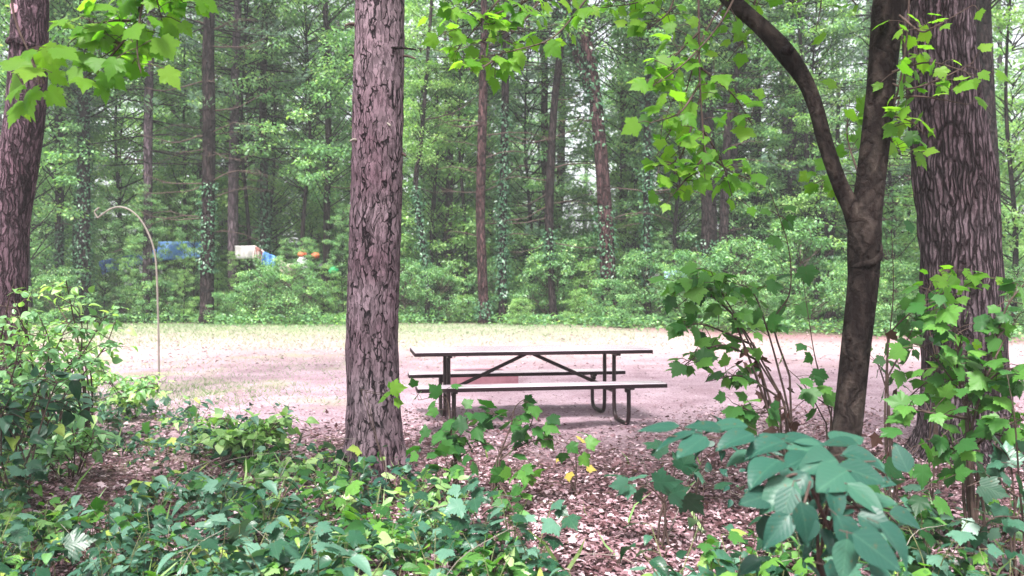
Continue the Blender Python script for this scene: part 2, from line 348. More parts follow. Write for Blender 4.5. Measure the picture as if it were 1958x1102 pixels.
# ---- ground
def ground_mat():
    m, nt, out = mat('woodland_ground'); L = nt.links.new
    tc = N(nt, 'ShaderNodeTexCoord'); sp = N(nt, 'ShaderNodeSeparateXYZ'); L(tc.outputs['Object'], sp.inputs[0])
    def noise(s, d=6., r=.6, st=(1, 1, 1)):
        mp = N(nt, 'ShaderNodeMapping'); mp.inputs['Scale'].default_value = st; L(tc.outputs['Object'], mp.inputs[0])
        n = N(nt, 'ShaderNodeTexNoise', Scale=float(s), Detail=d, Roughness=r); L(mp.outputs[0], n.inputs['Vector']); return n.outputs[0]
    def math_(op, a, b):
        n = N(nt, 'ShaderNodeMath', operation=op)
        for i, v in enumerate((a, b)):
            if hasattr(v, 'links'): L(v, n.inputs[i])
            else: n.inputs[i].default_value = v
        return n.outputs[0]
    def band(v, a, b):
        n = N(nt, 'ShaderNodeMapRange', interpolation_type='SMOOTHSTEP'); L(v, n.inputs[0]); n.inputs[1].default_value = a; n.inputs[2].default_value = b; return n.outputs[0]
    def mix(f, a, b):
        n = N(nt, 'ShaderNodeMix', data_type='RGBA')
        if hasattr(f, 'links'): L(f, n.inputs[0])
        else: n.inputs[0].default_value = f
        for i, v in ((6, a), (7, b)):
            if hasattr(v, 'links'): L(v, n.inputs[i])
            else: n.inputs[i].default_value = (*v, 1)
        return n.outputs[2]
    y = sp.outputs[1]; x = sp.outputs[0]
    wob = math_('MULTIPLY', math_('SUBTRACT', noise(.5, 4.), .5), 5.0)
    wob2 = math_('MULTIPLY', math_('SUBTRACT', noise(2.2, 5.), .5), 2.6)
    yy = math_('ADD', math_('ADD', y, wob), wob2)
    yf = math_('ADD', math_('ADD', y, math_('MULTIPLY', wob, .35)), math_('ADD', math_('MULTIPLY', wob2, .6), math_('MULTIPLY', band(x, 1.0, 7.0), 4.2)))
    # sandy dirt of the clearing
    d1 = ramp(nt, [(.3, (.23, .15, .18)), (.52, (.33, .24, .28)), (.72, (.43, .33, .375))]); L(noise(1.3, 8., .65), d1.inputs[0])
    fine = ramp(nt, [(.36, (.45, .30, .33)), (.52, (1, 1, 1))]); L(noise(38, 4., .7, (1, 1.0, 1)), fine.inputs[0])
    mu = N(nt, 'ShaderNodeMix', data_type='RGBA', blend_type='MULTIPLY'); mu.inputs[0].default_value = .75; L(d1.outputs[0], mu.inputs[6]); L(fine.outputs[0], mu.inputs[7])
    dirt = mu.outputs[2]
    # tyre-worn / tan far band
    dirt = mix(math_('MULTIPLY', band(yy, 13, 18), .7), dirt, (.33, .245, .235))
    grass = ramp(nt, [(.3, (.085, .15, .065)), (.7, (.19, .255, .14))]); L(noise(3.5, 6.), grass.inputs[0])
    gmask = math_('MULTIPLY', math_('MULTIPLY', band(yy, 16.5, 22.5), math_('ADD', .15, math_('MULTIPLY', noise(.9, 5.), 1.0))), band(math_('ADD', x, wob), 6.5, 1.0))
    c = mix(gmask, dirt, grass.outputs[0])
    # faint green patches in the dirt on the left
    pm = math_('MULTIPLY', math_('MULTIPLY', band(noise(.55, 4.), .5, .66), band(x, .5, -4)), .6)
    c = mix(pm, c, (.25, .27, .15))
    floor = ramp(nt, [(.3, (.035, .03, .02)), (.7, (.09, .085, .05))]); L(noise(2, 6.), floor.inputs[0])
    c = mix(math_('MULTIPLY', band(yf, 21.5, 24.0), band(x, 0., 4.)), c, (.21, .12, .13))
    c = mix(band(yf, 23.6, 25.2), c, floor.outputs[0])
    lit = ramp(nt, [(.35, (.05, .026, .028)), (.5, (.13, .075, .083)), (.68, (.26, .17, .19))]); L(noise(16, 6., .75), lit.inputs[0])
    lm = band(math_('ADD', y, math_('ADD', math_('MULTIPLY', wob, .45), wob2)), 8.6, 6.0)
    c = mix(lm, c, lit.outputs[0])
    p = N(nt, 'ShaderNodeBsdfPrincipled'); p.inputs['Roughness'].default_value = .95; p.inputs['Specular IOR Level'].default_value = .15
    L(c, p.inputs['Base Color'])
    b = N(nt, 'ShaderNodeBump'); b.inputs['Distance'].default_value = .05; b.inputs['Strength'].default_value = .8
    L(math_('ADD', noise(9, 6., .7), math_('MULTIPLY', noise(40, 4., .7), .3)), b.inputs['Height']); L(b.outputs[0], p.inputs['Normal'])
    L(p.outputs[0], out.inputs[0]); return m
xs = np.concatenate([[-120, -90, -60, -45], np.arange(-34, -7, 1.5), np.arange(-7, 7.01, .12), np.arange(8.5, 36, 1.5), [45, 60, 90, 120]])
ys = np.concatenate([[-60, -30, -15, -8, -4, 0], np.arange(1, 10, .12), np.arange(10, 32, .5), np.arange(33, 90, 2.5), [100, 120, 150]])
X, Y = np.meshgrid(xs, ys); Z = gz(X, Y)
near = ((np.abs(X) < 7) & (Y < 12) & (Y > 1))
Z = Z + near * R.normal(0, .006, Z.shape)
nx = len(xs); i = np.arange(len(ys) - 1)[:, None] * nx; j = np.arange(nx - 1)[None]
Fg = np.stack([i + j, i + j + 1, i + nx + j + 1, i + nx + j], -1).reshape(-1, 4)
g = MB().add(np.stack([X, Y, Z], -1).reshape(-1, 3), Fg).build('ground', ground_mat()); tag(g, kind='structure')

# ------------------------------------------------------------------ leaf litter, twigs, grass
def in_frame(x, y, z=0, m=60):
    px = CX + F * x / y; py = CY - F * (z - H) / y
    return (px > -m) & (px < 1958 + m) & (py < 1102 + m)
def litter():
    n = 105000; y = 3.2 + 6.6 * R.random(n) ** 1.35; x = R.uniform(-.68, .68, n) * y
    dens = (1 - sstep(5.8, 9.6, y + .9 * np.sin(x * 1.7) - .25 * np.maximum(x, 0)))
    k = R.random(n) < np.maximum(dens, .04); x, y = x[k], y[k]; n = len(x)
    z = gz(x, y) + R.uniform(.005, .035, n)
    mb = MB(); d = rdir(n, .25); nr = rdir(n) * .55 + np.array([0, 0, 1])
    h = n // 3
    s = .016 + .032 * R.random(n) ** 1.3
    t = np.clip(R.normal(.46, .24, n), 0, 1)
    leaves(mb, MAPLO, np.c_[x, y, z][:h], d[:h], nr[:h], s[:h] * 1.1, t[:h])
    leaves(mb, SMALL, np.c_[x, y, z][h:], d[h:], nr[h:], s[h:], t[h:])
    for _ in range(420):
        y_ = 3.4 + 5 * R.random(); x_ = R.uniform(-.64, .64) * y_; a_ = R.uniform(0, 6.28); L_ = R.uniform(.05, .30); e = np.array([math.cos(a_), math.sin(a_), 0]) * L_
        c_ = np.array([x_, y_, float(gz(x_, y_)) + .03]); tube(mb, cr([c_ - e / 2, c_ + R.normal(0, .012, 3), c_ + e / 2 + [0, 0, R.uniform(-.01, .03)]], 6), R.uniform(.0015, .0045), 4, mi=1, cap=False)
    o = mb.build('leaf_litter', [M['litter'], M['twig']], smooth=False)
    tag(o, 'pinkish brown fallen leaves covering the near ground around the trunks', 'leaf litter', kind='stuff')
    mb = MB(); n = 9000; y = 7.0 + 17 * R.random(n) ** 1.6; x = R.uniform(-.66, .66, n) * y
    s = R.uniform(.015, .05, n) * (1 + (y > 14) * .6)
    leaves(mb, SMALL, np.c_[x, y, gz(x, y) + .008], rdir(n, .1), rdir(n) * .4 + np.array([0, 0, 1]), s, R.uniform(0, .95, n))
    o = mb.build('scattered_leaves', M['litter'], smooth=False)
    tag(o, 'sparse dry leaf bits and twigs strewn over the pale dirt clearing', 'leaf litter', kind='stuff')
litter()
def grass():
    mb = MB()
    def patch(n, fx, fy, smin, smax, tm=.6):
        x, y = fx(n), fy(n); d = rdir(n, .2); d[:, 2] = R.uniform(.6, 1.6, n)
        V = np.array([(-.05, 0, 0), (.05, 0, 0), (0, 1, -.25), ]); Fc = np.array([(0, 1, 2)])
        leaves(mb, (V, Fc), np.c_[x, y, gz(x, y) - .005], d, rdir(n, .1), R.uniform(smin, smax, n), np.clip(R.normal(tm, .22, n), 0, 1))
    patch(24000, lambda n: np.minimum(R.uniform(-17, 7, n), R.uniform(-17, 12, n)), lambda n: 16.8 + 7.2 * R.random(n) ** .8, .04, .12, .6)
    patch(5000, lambda n: R.normal(-4.6, 1.1, n), lambda n: R.normal(10.9, 1.0, n), .03, .10, .6)
    patch(3000, lambda n: R.normal(-4.6, 2.2, n), lambda n: R.normal(14.5, 1.0, n), .03, .08, .7)
    o = mb.build('grass', M['grass']); tag(o, 'thin pale green grass along the far side of the clearing', 'grass', kind='stuff')
grass()

# ------------------------------------------------------------------ picnic table
def picnic_table():
    t = empty('picnic_table', (TX, TY, 0), 'brown picnic table with two attached benches and bent pipe legs in the clearing', 'picnic table', rz=TA)
    L, top, seat = 2.44, .75, .445
    def boards(name, w0, w1, n, zt, th, L):
        mb = MB(); wd = (w1 - w0) / n
        for i in range(n):
            box(mb, (0, w0 + wd * (i + .5), zt - th / 2), (L, wd - .011, th), mi=0, bev=.005)
        # dark rim band under the boards, 3 mm proud all round
        z = zt - th / 2 - .006
        for s_ in (w0, w1): box(mb, (0, s_, z), (L + .008, .012, th - .006), mi=1, bev=.003)
        for e in (-1, 1): box(mb, (e * (L / 2), (w0 + w1) / 2, z), (.012, (w1 - w0) - .013, th - .006), mi=1, bev=.003)
        return mb.build(name, [M['coat'], M['edge']], t, smooth=False)
    boards('tabletop', -.37, .37, 5, top, .042, L)
    b1 = boards('bench', -.78, -.53, 2, seat, .042, L); b2 = boards('bench', .53, .78, 2, seat, .042, L)
    def pipe(name, pts, n=40, r=.021):
        mb = MB(); tube(mb, cr(pts, n), r, 12); return mb.build(name, M['pipe'], t)
    for u in (-.87, .87):
        for s_ in (-1, 1):
            z0 = .022
            P_ = [(u, s_ * .17, top - .045), (u, s_ * .17, .40), (u, s_ * .175, .15), (u, s_ * .20, .065), (u, s_ * .27, z0 + .004),
                  (u, s_ * .42, z0), (u, s_ * .57, z0 + .004), (u, s_ * .635, .065), (u, s_ * .655, .15), (u, s_ * .655, .28), (u, s_ * .655, seat - .045)]
            pipe('leg', P_, 60)
            mb = MB(); box(mb, (u, s_ * .655, seat - .053), (.05, .22, .020), bev=.003); box(mb, (u + .001, s_ * .60, seat - .085), (.045, .05, .045), bev=.01)
            mb.build('seat_bracket', M['pipe'], t, smooth=False)
        mb = MB(); box(mb, (u, 0, top - .056), (.045, .66, .024), bev=.003); mb.build('top_bracket', M['pipe'], t, smooth=False)
        mb = MB(); tube(mb, cr([(u, -.17, .30), (u, .17, .30)], 4), .018, 10); mb.build('crossbar', M['pipe'], t)
        mb = MB(); tube(mb, cr([(math.copysign(.04, u), 0, top - .062), (u, 0, .31)], 4), .019, 10); mb.build('brace', M['pipe'], t)
    mb = MB(); box(mb, (0, 0, top - .054), (.18, .10, .02), bev=.003); mb.build('brace_plate', M['pipe'], t, smooth=False)
TX, TY, TA = .183, 8.78, .182
picnic_table()

# ------------------------------------------------------------------ fire ring box
def fire_box():
    b = G(918, 11.9)
    t = empty('fire_pit', b, 'low square pinkish fire pit box behind the picnic table', 'fire pit', rz=.30)
    w, h, th = .80, .19, .07
    for k, (cx, cy, sx, sy) in enumerate(((0, -w / 2, w, th), (0, w / 2, w, th), (-w / 2, 0, th, w - th - .004), (w / 2, 0, th, w - th - .004))):
        mb = MB(); box(mb, (cx, cy, h / 2 - .01), (sx + (th if k < 2 else 0), sy, h - .02), bev=.006)
        mb.build('wall', M['block'], t, smooth=False)
        mb = MB(); box(mb, (cx, cy, h + .004), (sx + (th if k < 2 else 0) + .01, sy + .012, .028), bev=.006)
        mb.build('rim', M['blockrim'], t, smooth=False)
    mb = MB(); n = 14; xs_ = np.linspace(-.355, .355, n); X_, Y_ = np.meshgrid(xs_, xs_)
    i = np.arange(n - 1)[:, None] * n; j = np.arange(n - 1)[None]
    mb.add(np.stack([X_, Y_, .05 + R.normal(0, .012, X_.shape)], -1).reshape(-1, 3), np.stack([i + j, i + j + 1, i + n + j + 1, i + n + j], -1).reshape(-1, 4))
    mb.build('ash_bed', M['ash'], t)
fire_box()

# ------------------------------------------------------------------ bent pole
def pole():
    d = 13.1; b = G(304, d)
    t = empty('hooked_pole', b, 'thin pale pole with an arched hooked top at the left edge of the dirt clearing', 'pole')
    pts = [(304, 722), (303, 640), (301, 560), (298, 500), (290, 462), (272, 425), (252, 404), (230, 396), (211, 400), (196, 410), (187, 417)]
    p = np.array([P(x, y, d) for x, y in pts]) - b
    mb = MB()
    q = cr(p, 60); tube(mb, q, np.linspace(.017, .012, 60), 8)
    mb.build('shaft', M['pole'], t)
    mb = MB(); e = P(187, 417, d) - b
    tube(mb, cr([e, e + [-.02, 0, .03], e + [-.05, 0, .10], e + [.02, 0, .16]], 10), .013, 7); mb.build('hook_tip', M['pole'], t)
pole()

# ------------------------------------------------------------------ crown prototypes
def pine_crown(seed, zlo=1.5, zhi=17, rad=2.8, dens=1.0):
    g = np.random.default_rng(seed); mb = MB(); tp = []; tf = []
    z = zlo
    while z < zhi:
        k = g.integers(3, 6); a0 = g.uniform(0, 6.28)
        hfrac = (z - zlo) / (zhi - zlo)
        for b in range(k):
            a = a0 + b * 6.28 / k + g.normal(0, .25); L = rad * (1 - .55 * hfrac) * g.uniform(.55, 1.1)
            bend = g.uniform(-.15, .25)
            s = np.linspace(0, 1, 7)
            wob = np.cumsum(g.normal(0, .05, 7))
            pts = np.c_[np.cos(a) * s * L - np.sin(a) * wob, np.sin(a) * s * L + np.cos(a) * wob, z + L * (bend * s - .18 * s * s + .16 * s ** 4)]
            tube(mb, pts, np.linspace(.028, .006, 7), 4, mi=0, cap=False)
            live = g.random() < (.30 + .9 * hfrac if z < 5 else 1)
            if not live:
                for q in range(3):   # bare side twigs
                    i_ = g.integers(2, 6); dd = np.array([np.cos(a + g.choice([-1, 1]) * .8), np.sin(a + g.choice([-1, 1]) * .8), g.normal(0, .1)])
                    tube(mb, np.array([pts[i_], pts[i_] + dd * L * .16, pts[i_] + dd * L * .3 + [0, 0, g.normal(0, .06)]]), [.01, .007, .003], 3, mi=0, cap=False)
                continue
            n = int(78 * dens * L / 2.5)
            s_ = g.random(n) ** .7 * .85 + .15
            base = cr(pts, 40)[np.clip((s_ * 39).astype(int), 0, 39)]
            side = g.choice([-1, 1], n); off = g.random(n) * .34 * L * (1.1 - s_) + .04
            fa = a + side * g.uniform(.4, 1.1, n)
            pos = base + np.c_[np.cos(fa) * off, np.sin(fa) * off, g.normal(.03, .05, n)]
            tp.append(pos); tf.append(np.c_[np.cos(fa), np.sin(fa), g.uniform(-.1, .7, n)])
        z += g.uniform(.35, .62)
    tp = np.concatenate(tp); tf = np.concatenate(tf); n = len(tp)
    leaves(mb, TUFT, tp, tf, rdir(n, 1, g), g.uniform(.10, .19, n), np.clip(g.normal(.5, .25, n), 0, 1), mi=1)
    return mb
def leafy_crown(seed, zlo, zhi, rad, nclump=70, per=130, size=.1, tpl=QUAD, limbs=True, cs=.5, trunk_top=None):
    g = np.random.default_rng(seed); mb = MB()
    c = []
    while len(c) < nclump:
        u = g.random(); h = zlo + (zhi - zlo) * u
        r = rad * math.sqrt(max(.05, 1 - (abs(u - .45) / .62) ** 2.2)) * g.random() ** .5
        a = g.uniform(0, 6.28); c.append((r * math.cos(a), r * math.sin(a), h))
    c = np.array(c)
    P_ = []; Nn = []; Ff = []; T = []
    for q in c:
        k = int(per * g.uniform(.5, 1.4)); sc_ = cs * g.uniform(.6, 1.35)
        v = rdir(k, 1, g) * (g.random(k) ** .45)[:, None] * np.array([1, 1, .5]) * sc_
        P_.append(q + v); f = v * np.array([1, 1, .4]) + g.normal(0, .3, (k, 3)) * sc_; f[:, 2] -= .25 * sc_
        Ff.append(f); Nn.append(g.normal(0, .5, (k, 3)) + np.array([0, 0, 1.0])); T.append(np.clip(g.normal(.5, .2, k) + g.normal(0, .12), 0, 1))
        if limbs:
            b = np.array([0, 0, max(.1 * zlo, q[2] - np.hypot(q[0], q[1]) * .75)]); mid = (b + q) / 2 + g.normal(0, .12, 3)
            tube(mb, cr([b, mid, q], 7), np.linspace(.022 * (rad / 2), .005, 7), 4, mi=0, cap=False)
    P_ = np.concatenate(P_); n = len(P_)
    leaves(mb, tpl, P_, np.concatenate(Ff), np.concatenate(Nn), g.uniform(.65, 1.25, n) * size, np.concatenate(T), mi=1)
    return mb
protos = {}
def proto(key, mb, mats):
    o = mb.build('crown', mats); me = o.data; bpy.data.objects.remove(o); protos[key] = me
for k in range(3): proto('pine%d' % k, pine_crown(20 + k, 1.2 + .8 * k, 17, 2.7 + .3 * k, 1.0), [M['dark_bark'], M['needle']])
for k in range(3): proto('broad%d' % k, leafy_crown(40 + k, 1.6, 13 + k, 2.5, 120, 105, .14, QUAD), [M['dark_bark'], M['wood_leaf']])
for k in range(2): proto('light%d' % k, leafy_crown(50 + k, 1.2, 9 + 2 * k, 2.0, 80, 95, .125, QUAD), [M['dark_bark'], M['light_leaf']])
for k in range(3): proto('shrub%d' % k, leafy_crown(60 + k, .15, 1.7 + .5 * k, 1.0 + .15 * k, 42, 85, .085, SMALL, True, .28), [M['twig'], M['wood_leaf']])
for k in range(2): proto('lshrub%d' % k, leafy_crown(70 + k, .12, 1.5 + .6 * k, .95, 36, 80, .085, SMALL, True, .26), [M['twig'], M['light_leaf']])

def put(name, key, parent, loc=(0, 0, 0), s=1, rz=0, sz=None):
    o = bpy.data.objects.new(name, protos[key]); col.objects.link(o); o.parent = parent
    o.location = loc; o.rotation_euler = (0, 0, rz); o.scale = (s, s, sz or s); return o

# ------------------------------------------------------------------ trunk from pixel path
def trunk_part(t, b, pts, d, m, sides=14, n=40, name='trunk', flare=0, rough=.05, dy=0, top_ext=0, seed=0):
    """pts: (px, py, width px) from the ground up, at depth d"""
    P3 = [P(x, y, d) for x, y, w in pts]; rr = [w / F * d / 2 for x, y, w in pts]
    P3[0] = b.copy(); P3[0][2] -= .05
    if top_ext:
        v = P3[-1] - P3[-2]; v = v / np.linalg.norm(v); v = v + np.array([0, 0, .6]); v /= np.linalg.norm(v)
        P3.append(P3[-1] + v * top_ext * .5); rr.append(rr[-1] * .8); P3.append(P3[-1] + (v + [0, 0, .3]) * top_ext * .5); rr.append(rr[-1] * .45)
    a = np.c_[np.array(P3) - b, rr]
    q = cr(a, n); p, r = q[:, :3], np.maximum(q[:, 3], .004)
    p[:, 1] += np.linspace(0, dy, n)
    if flare:
        h = p[:, 2]; r = r * (1 + flare * np.exp(-np.maximum(h, 0) / .16))
    mb = MB(); tube(mb, p, r, sides, rough=rough, seed=seed)
    o = mb.build(name, m, t); return o, p, r

def ivy_part(t, p, r, z0, z1, n, seed=0, size=.12, m='ivy', spread=.1):
    g = np.random.default_rng(seed); h = p[:, 2]
    k = np.where((h > z0) & (h < z1))[0]
    if len(k) < 2: return
    i = g.choice(k, n); fr = g.random(n)[:, None]; i2 = np.minimum(i + 1, len(p) - 1)
    c = p[i] * (1 - fr) + p[i2] * fr; a = g.uniform(0, 6.28, n)
    o_ = np.c_[np.cos(a), np.sin(a), np.zeros(n)]
    clump = .5 + .5 * np.sin(c[:, 2] * 3.1 + seed) * np.cos(c[:, 2] * 1.3 + a)
    pos = c + o_ * (r[i] + g.random(n) ** 2 * spread * (1 + clump))[:, None]
    f = o_ * .4 + g.normal(0, .4, (n, 3)); f[:, 2] -= .5
    mb = MB(); leaves(mb, SMALL, pos, f, o_ + np.array([0, 0, .7]) + g.normal(0, .4, (n, 3)), g.uniform(.6, 1.3, n) * size, np.clip(g.normal(.5, .25, n), 0, 1))
    return mb.build('ivy', M[m], t)

def bare_branch(t, base, vec, r=.018, seed=0, m='twig', sub=4):
    g = np.random.default_rng(seed); L = np.linalg.norm(vec); n = 9
    s = np.linspace(0, 1, n)[:, None]; sag = np.cumsum(g.normal(0, .015, (n, 3)), 0) * L
    sag -= sag[0]; p = base + vec * s + sag * .7; p[:, 2] += L * .10 * np.sin(s[:, 0] * 3.0) * g.choice([-1, 1])
    mb = MB(); tube(mb, p, np.linspace(r, r * .25, n), 5, cap=False)
    for k in range(sub):
        i = g.integers(3, n - 1); d = vec / L; d = d * .6 + g.normal(0, .45, 3) * [1, 1, .5]
        e = p[i] + d * L * g.uniform(.12, .3); tube(mb, np.array([p[i], (p[i] + e) / 2 + g.normal(0, .02, 3), e]), [r * .45, r * .3, r * .12], 4, cap=False)
    return mb.build('branch', M[m], t)

# key background trees ---------------------------------------------------
# (base px, depth, pts above base [(px,py,w)], bark, crown proto, crown scale, z offset, ivy range, nr bare branches, label)
KEY = [
 (395, 24.6, [(397, 470, 25), (400, 250, 24), (398, 110, 22), (402, 0, 20)], 'dark_bark', 'pine2', 1.0, 4.2, (1.2, 3.6), 26, 'dark straight pine with long bare branches, standing at the clearing edge by the white cloth', 'pine tree'),
 (157, 25.2, [(160, 450, 24), (160, 200, 22), (164, 0, 18)], 'dark_bark', 'broad0', .9, 3.5, (.4, 8), 6, 'dark ivy-clad tree behind the tip of the hooked pole', 'tree'),
 (281, 27.0, [(283, 420, 17), (284, 200, 16), (290, 0, 14)], 'gray_bark', 'pine1', .9, 4.0, None, 12, 'slim greyish purple trunk just behind the shaft of the hooked pole', 'tree'),
 (112, 28.0, [(114, 400, 15), (112, 150, 14), (116, 0, 13)], 'dark_bark', 'broad1', .8, 3.0, (1, 3), 4, 'thin dark trunk between the leaning purplish tree and the ivy-clad tree', 'tree'),
 (447, 29.0, [(446, 400, 20), (450, 150, 17), (455, 0, 15)], 'gray_bark', 'pine0', 1.0, 5.0, None, 9, 'pale grey trunk touching the left edge of the white cloth', 'tree'),
 (503, 30.0, [(505, 400, 15), (503, 200, 15), (508, 0, 13)], 'dark_bark', 'pine1', 1.0, 4.0, (2, 6), 8, 'slim dark tree behind the blue cloth on the line', 'tree'),
 (624, 28.5, [(625, 400, 13), (628, 250, 12), (622, 0, 10)], 'dark_bark', 'broad2', .8, 3.4, None, 5, 'slim dark tree close to the left side of the big foreground pine', 'tree'),
 (818, 26.5, [(815, 520, 9), (803, 430, 12), (795, 350, 10), (806, 260, 8)], 'dark_bark', 'light0', .6, 2.5, (1.0, 4), 3, 'thin crooked dark sapling just right of the big foreground pine', 'tree'),
 (927, 24.2, [(923, 540, 19), (919, 400, 18), (922, 250, 17), (925, 120, 15), (926, 0, 13)], 'red_bark', 'pine0', .9, 4.6, (0, .7), 14, 'reddish trunk with a bare pale lower part behind the left half of the picnic table', 'pine tree'),
 (962, 25.6, [(961, 450, 16), (964, 300, 15), (967, 100, 14), (968, 0, 13)], 'dark_bark', 'pine1', .9, 4.0, (.4, 6.5), 10, 'ivy-wrapped trunk close beside the reddish one, above the table centre', 'pine tree'),
 (1060, 25.4, [(1054, 540, 14), (1050, 420, 17), (1054, 300, 16), (1060, 200, 14), (1072, 90, 13), (1080, 0, 10)], 'dark_bark', 'pine2', .85, 4.6, (1.6, 2.6), 16, 'wavy dark trunk between the ivy-wrapped tree and the forked reddish tree', 'pine tree'),
 (1168, 24.8, [(1163, 540, 31), (1157, 400, 28), (1145, 250, 25), (1130, 130, 24), (1104, 20, 26), (1098, 0, 26)], 'red_bark', 'broad1', .9, 4.8, (.2, 3.3), 4, 'leaning reddish forked tree with ivy at its foot, behind the right table half', 'tree'),
 (1238, 26.4, [(1236, 450, 13), (1238, 250, 15), (1240, 100, 14), (1246, 0, 13)], 'dark_bark', 'broad0', .8, 4.0, (.5, 8), 7, 'slender ivy-covered trunk right of the leaning forked reddish tree', 'tree'),
 (1352, 27.5, [(1354, 520, 34), (1356, 420, 31), (1352, 250, 26), (1348, 0, 20)], 'dark_bark', 'pine1', 1.1, 5.2, (.8, 2.4), 10, 'stout dark trunk beside the small patch of pale blue tarp', 'tree'),
 (1384, 26.0, [(1384, 450, 18), (1392, 250, 16), (1412, 120, 13), (1420, 0, 12)], 'dark_bark', 'broad2', .8, 4.5, None, 7, 'dark slightly leaning trunk directly behind the hanging maple twigs', 'tree'),
 (1402, 30.0, [(1402, 450, 14), (1405, 250, 13), (1410, 0, 11)], 'gray_bark', 'broad2', .8, 3.5, None, 4, 'thin greyish trunk tucked behind the pair of dark trunks near the blue tarp', 'tree'),
 (1518, 30.0, [(1516, 430, 19), (1515, 300, 17), (1512, 0, 13)], 'gray_bark', 'pine0', 1.0, 4.0, None, 9, 'pale purplish trunk seen left of the maple fork, deep in the wood', 'tree'),
 (1588, 28.0, [(1585, 500, 18), (1580, 440, 20), (1562, 390, 13), (1548, 340, 11), (1540, 250, 8)], 'dark_bark', 'light1', .8, 3.0, (.6, 2), 4, 'dark low-forked tree just left of the maple stem', 'tree'),
 (1900, 17.5, [(1899, 500, 30), (1894, 350, 30), (1888, 200, 28), (1880, 0, 25)], 'dark_bark', 'broad0', .9, 4.5, (0, .8), 3, 'dark trunk partly hidden behind the right side of the big oak', 'tree'),
 (1660, 27.0, [(1664, 500, 14), (1660, 300, 13), (1668, 120, 12), (1670, 0, 11)], 'dark_bark', 'pine0', .9, 4.0, None, 10, 'thin dark tree with level branches between the maple stem and the big oak', 'pine tree'),
 (40, 30.0, [(44, 400, 16), (40, 200, 15), (42, 0, 13)], 'dark_bark', 'pine2', .9, 3.5, None, 6, 'dim trunk seen behind the leaning purplish tree at the far left', 'tree'),
]
for i, (bx, d, pts, bk, cp, cs, cz, ivy, nb, lab, cat) in enumerate(KEY):
    d = d if d < 20 else 24.2 + (d - 24.2) * .4
    b = G(bx, d); t = empty('pine_tree' if 'pine' in cat else 'woodland_tree', b, lab, cat)
    w0 = pts[0][2]
    o, p, r = trunk_part(t, b, [(bx, 620, w0 * 1.12)] + pts, d, M[bk], 12, 44, flare=.35, rough=.05, top_ext=7, seed=i)
    # crown sits round the trunk axis where it leaves the first third
    k = np.argmin(abs(p[:, 2] - (cz + 3))); put('crown', cp, t, (p[k, 0], p[k, 1], cz + (1.6 if KEY[i][1] < 27 else -1.0)), cs, i * 1.7, cs)
    if ivy: ivy_part(t, p, r, ivy[0], ivy[1], int(300 * (ivy[1] - ivy[0])), i, .095)
    g = np.random.default_rng(500 + i)
    for q in range(nb):
        z = g.uniform(2.2, 9.0); k = np.argmin(abs(p[:, 2] - z)); a = g.choice([0, np.pi]) + g.normal(0, .5)
        L = g.uniform(.9, 2.6) * (1.15 if i == 0 else .8)
        bare_branch(t, p[k], np.array([math.cos(a) * L, math.sin(a) * L, g.normal(.05, .16) * L]), g.uniform(.014, .028), 900 + i * 40 + q)
    if i == 11:   # second stem of the forked tree
        t2, p2, r2 = trunk_part(t, b, [(1142, 230, 14), (1136, 200, 18), (1112, 140, 18), (1094, 90, 16), (1078, 40, 14), (1070, 0, 12)], d, M['red_bark'], 10, 24, name='limb')
        me = t2.data
        # keep the limb where it leaves the stem
        bpy.data.objects.remove(t2)
        mb = MB(); q = [P(x, y, d) - b for x, y in ((1140, 205), (1124, 160), (1105, 110), (1088, 60), (1074, 0), (1066, -60))]
        pp = cr(q, 24); tube(mb, pp, np.linspace(.15, .09, 24), 10, rough=.05); mb.build('limb', M['red_bark'], t)
        ivy_part(t, pp, np.linspace(.15, .09, 24), 4.5, 9.5, 600, 77)
        ivy_part(t, p, r, 5.0, 9.5, 500, 78)
    if i == 17:
        mb = MB(); q = [P(x, y, d) - b for x, y in ((1583, 470), (1592, 430), (1598, 380), (1600, 300), (1604, 200))]
        tube(mb, cr(q, 16), np.linspace(.13, .05, 16), 8); mb.build('limb', M['dark_bark'], t)

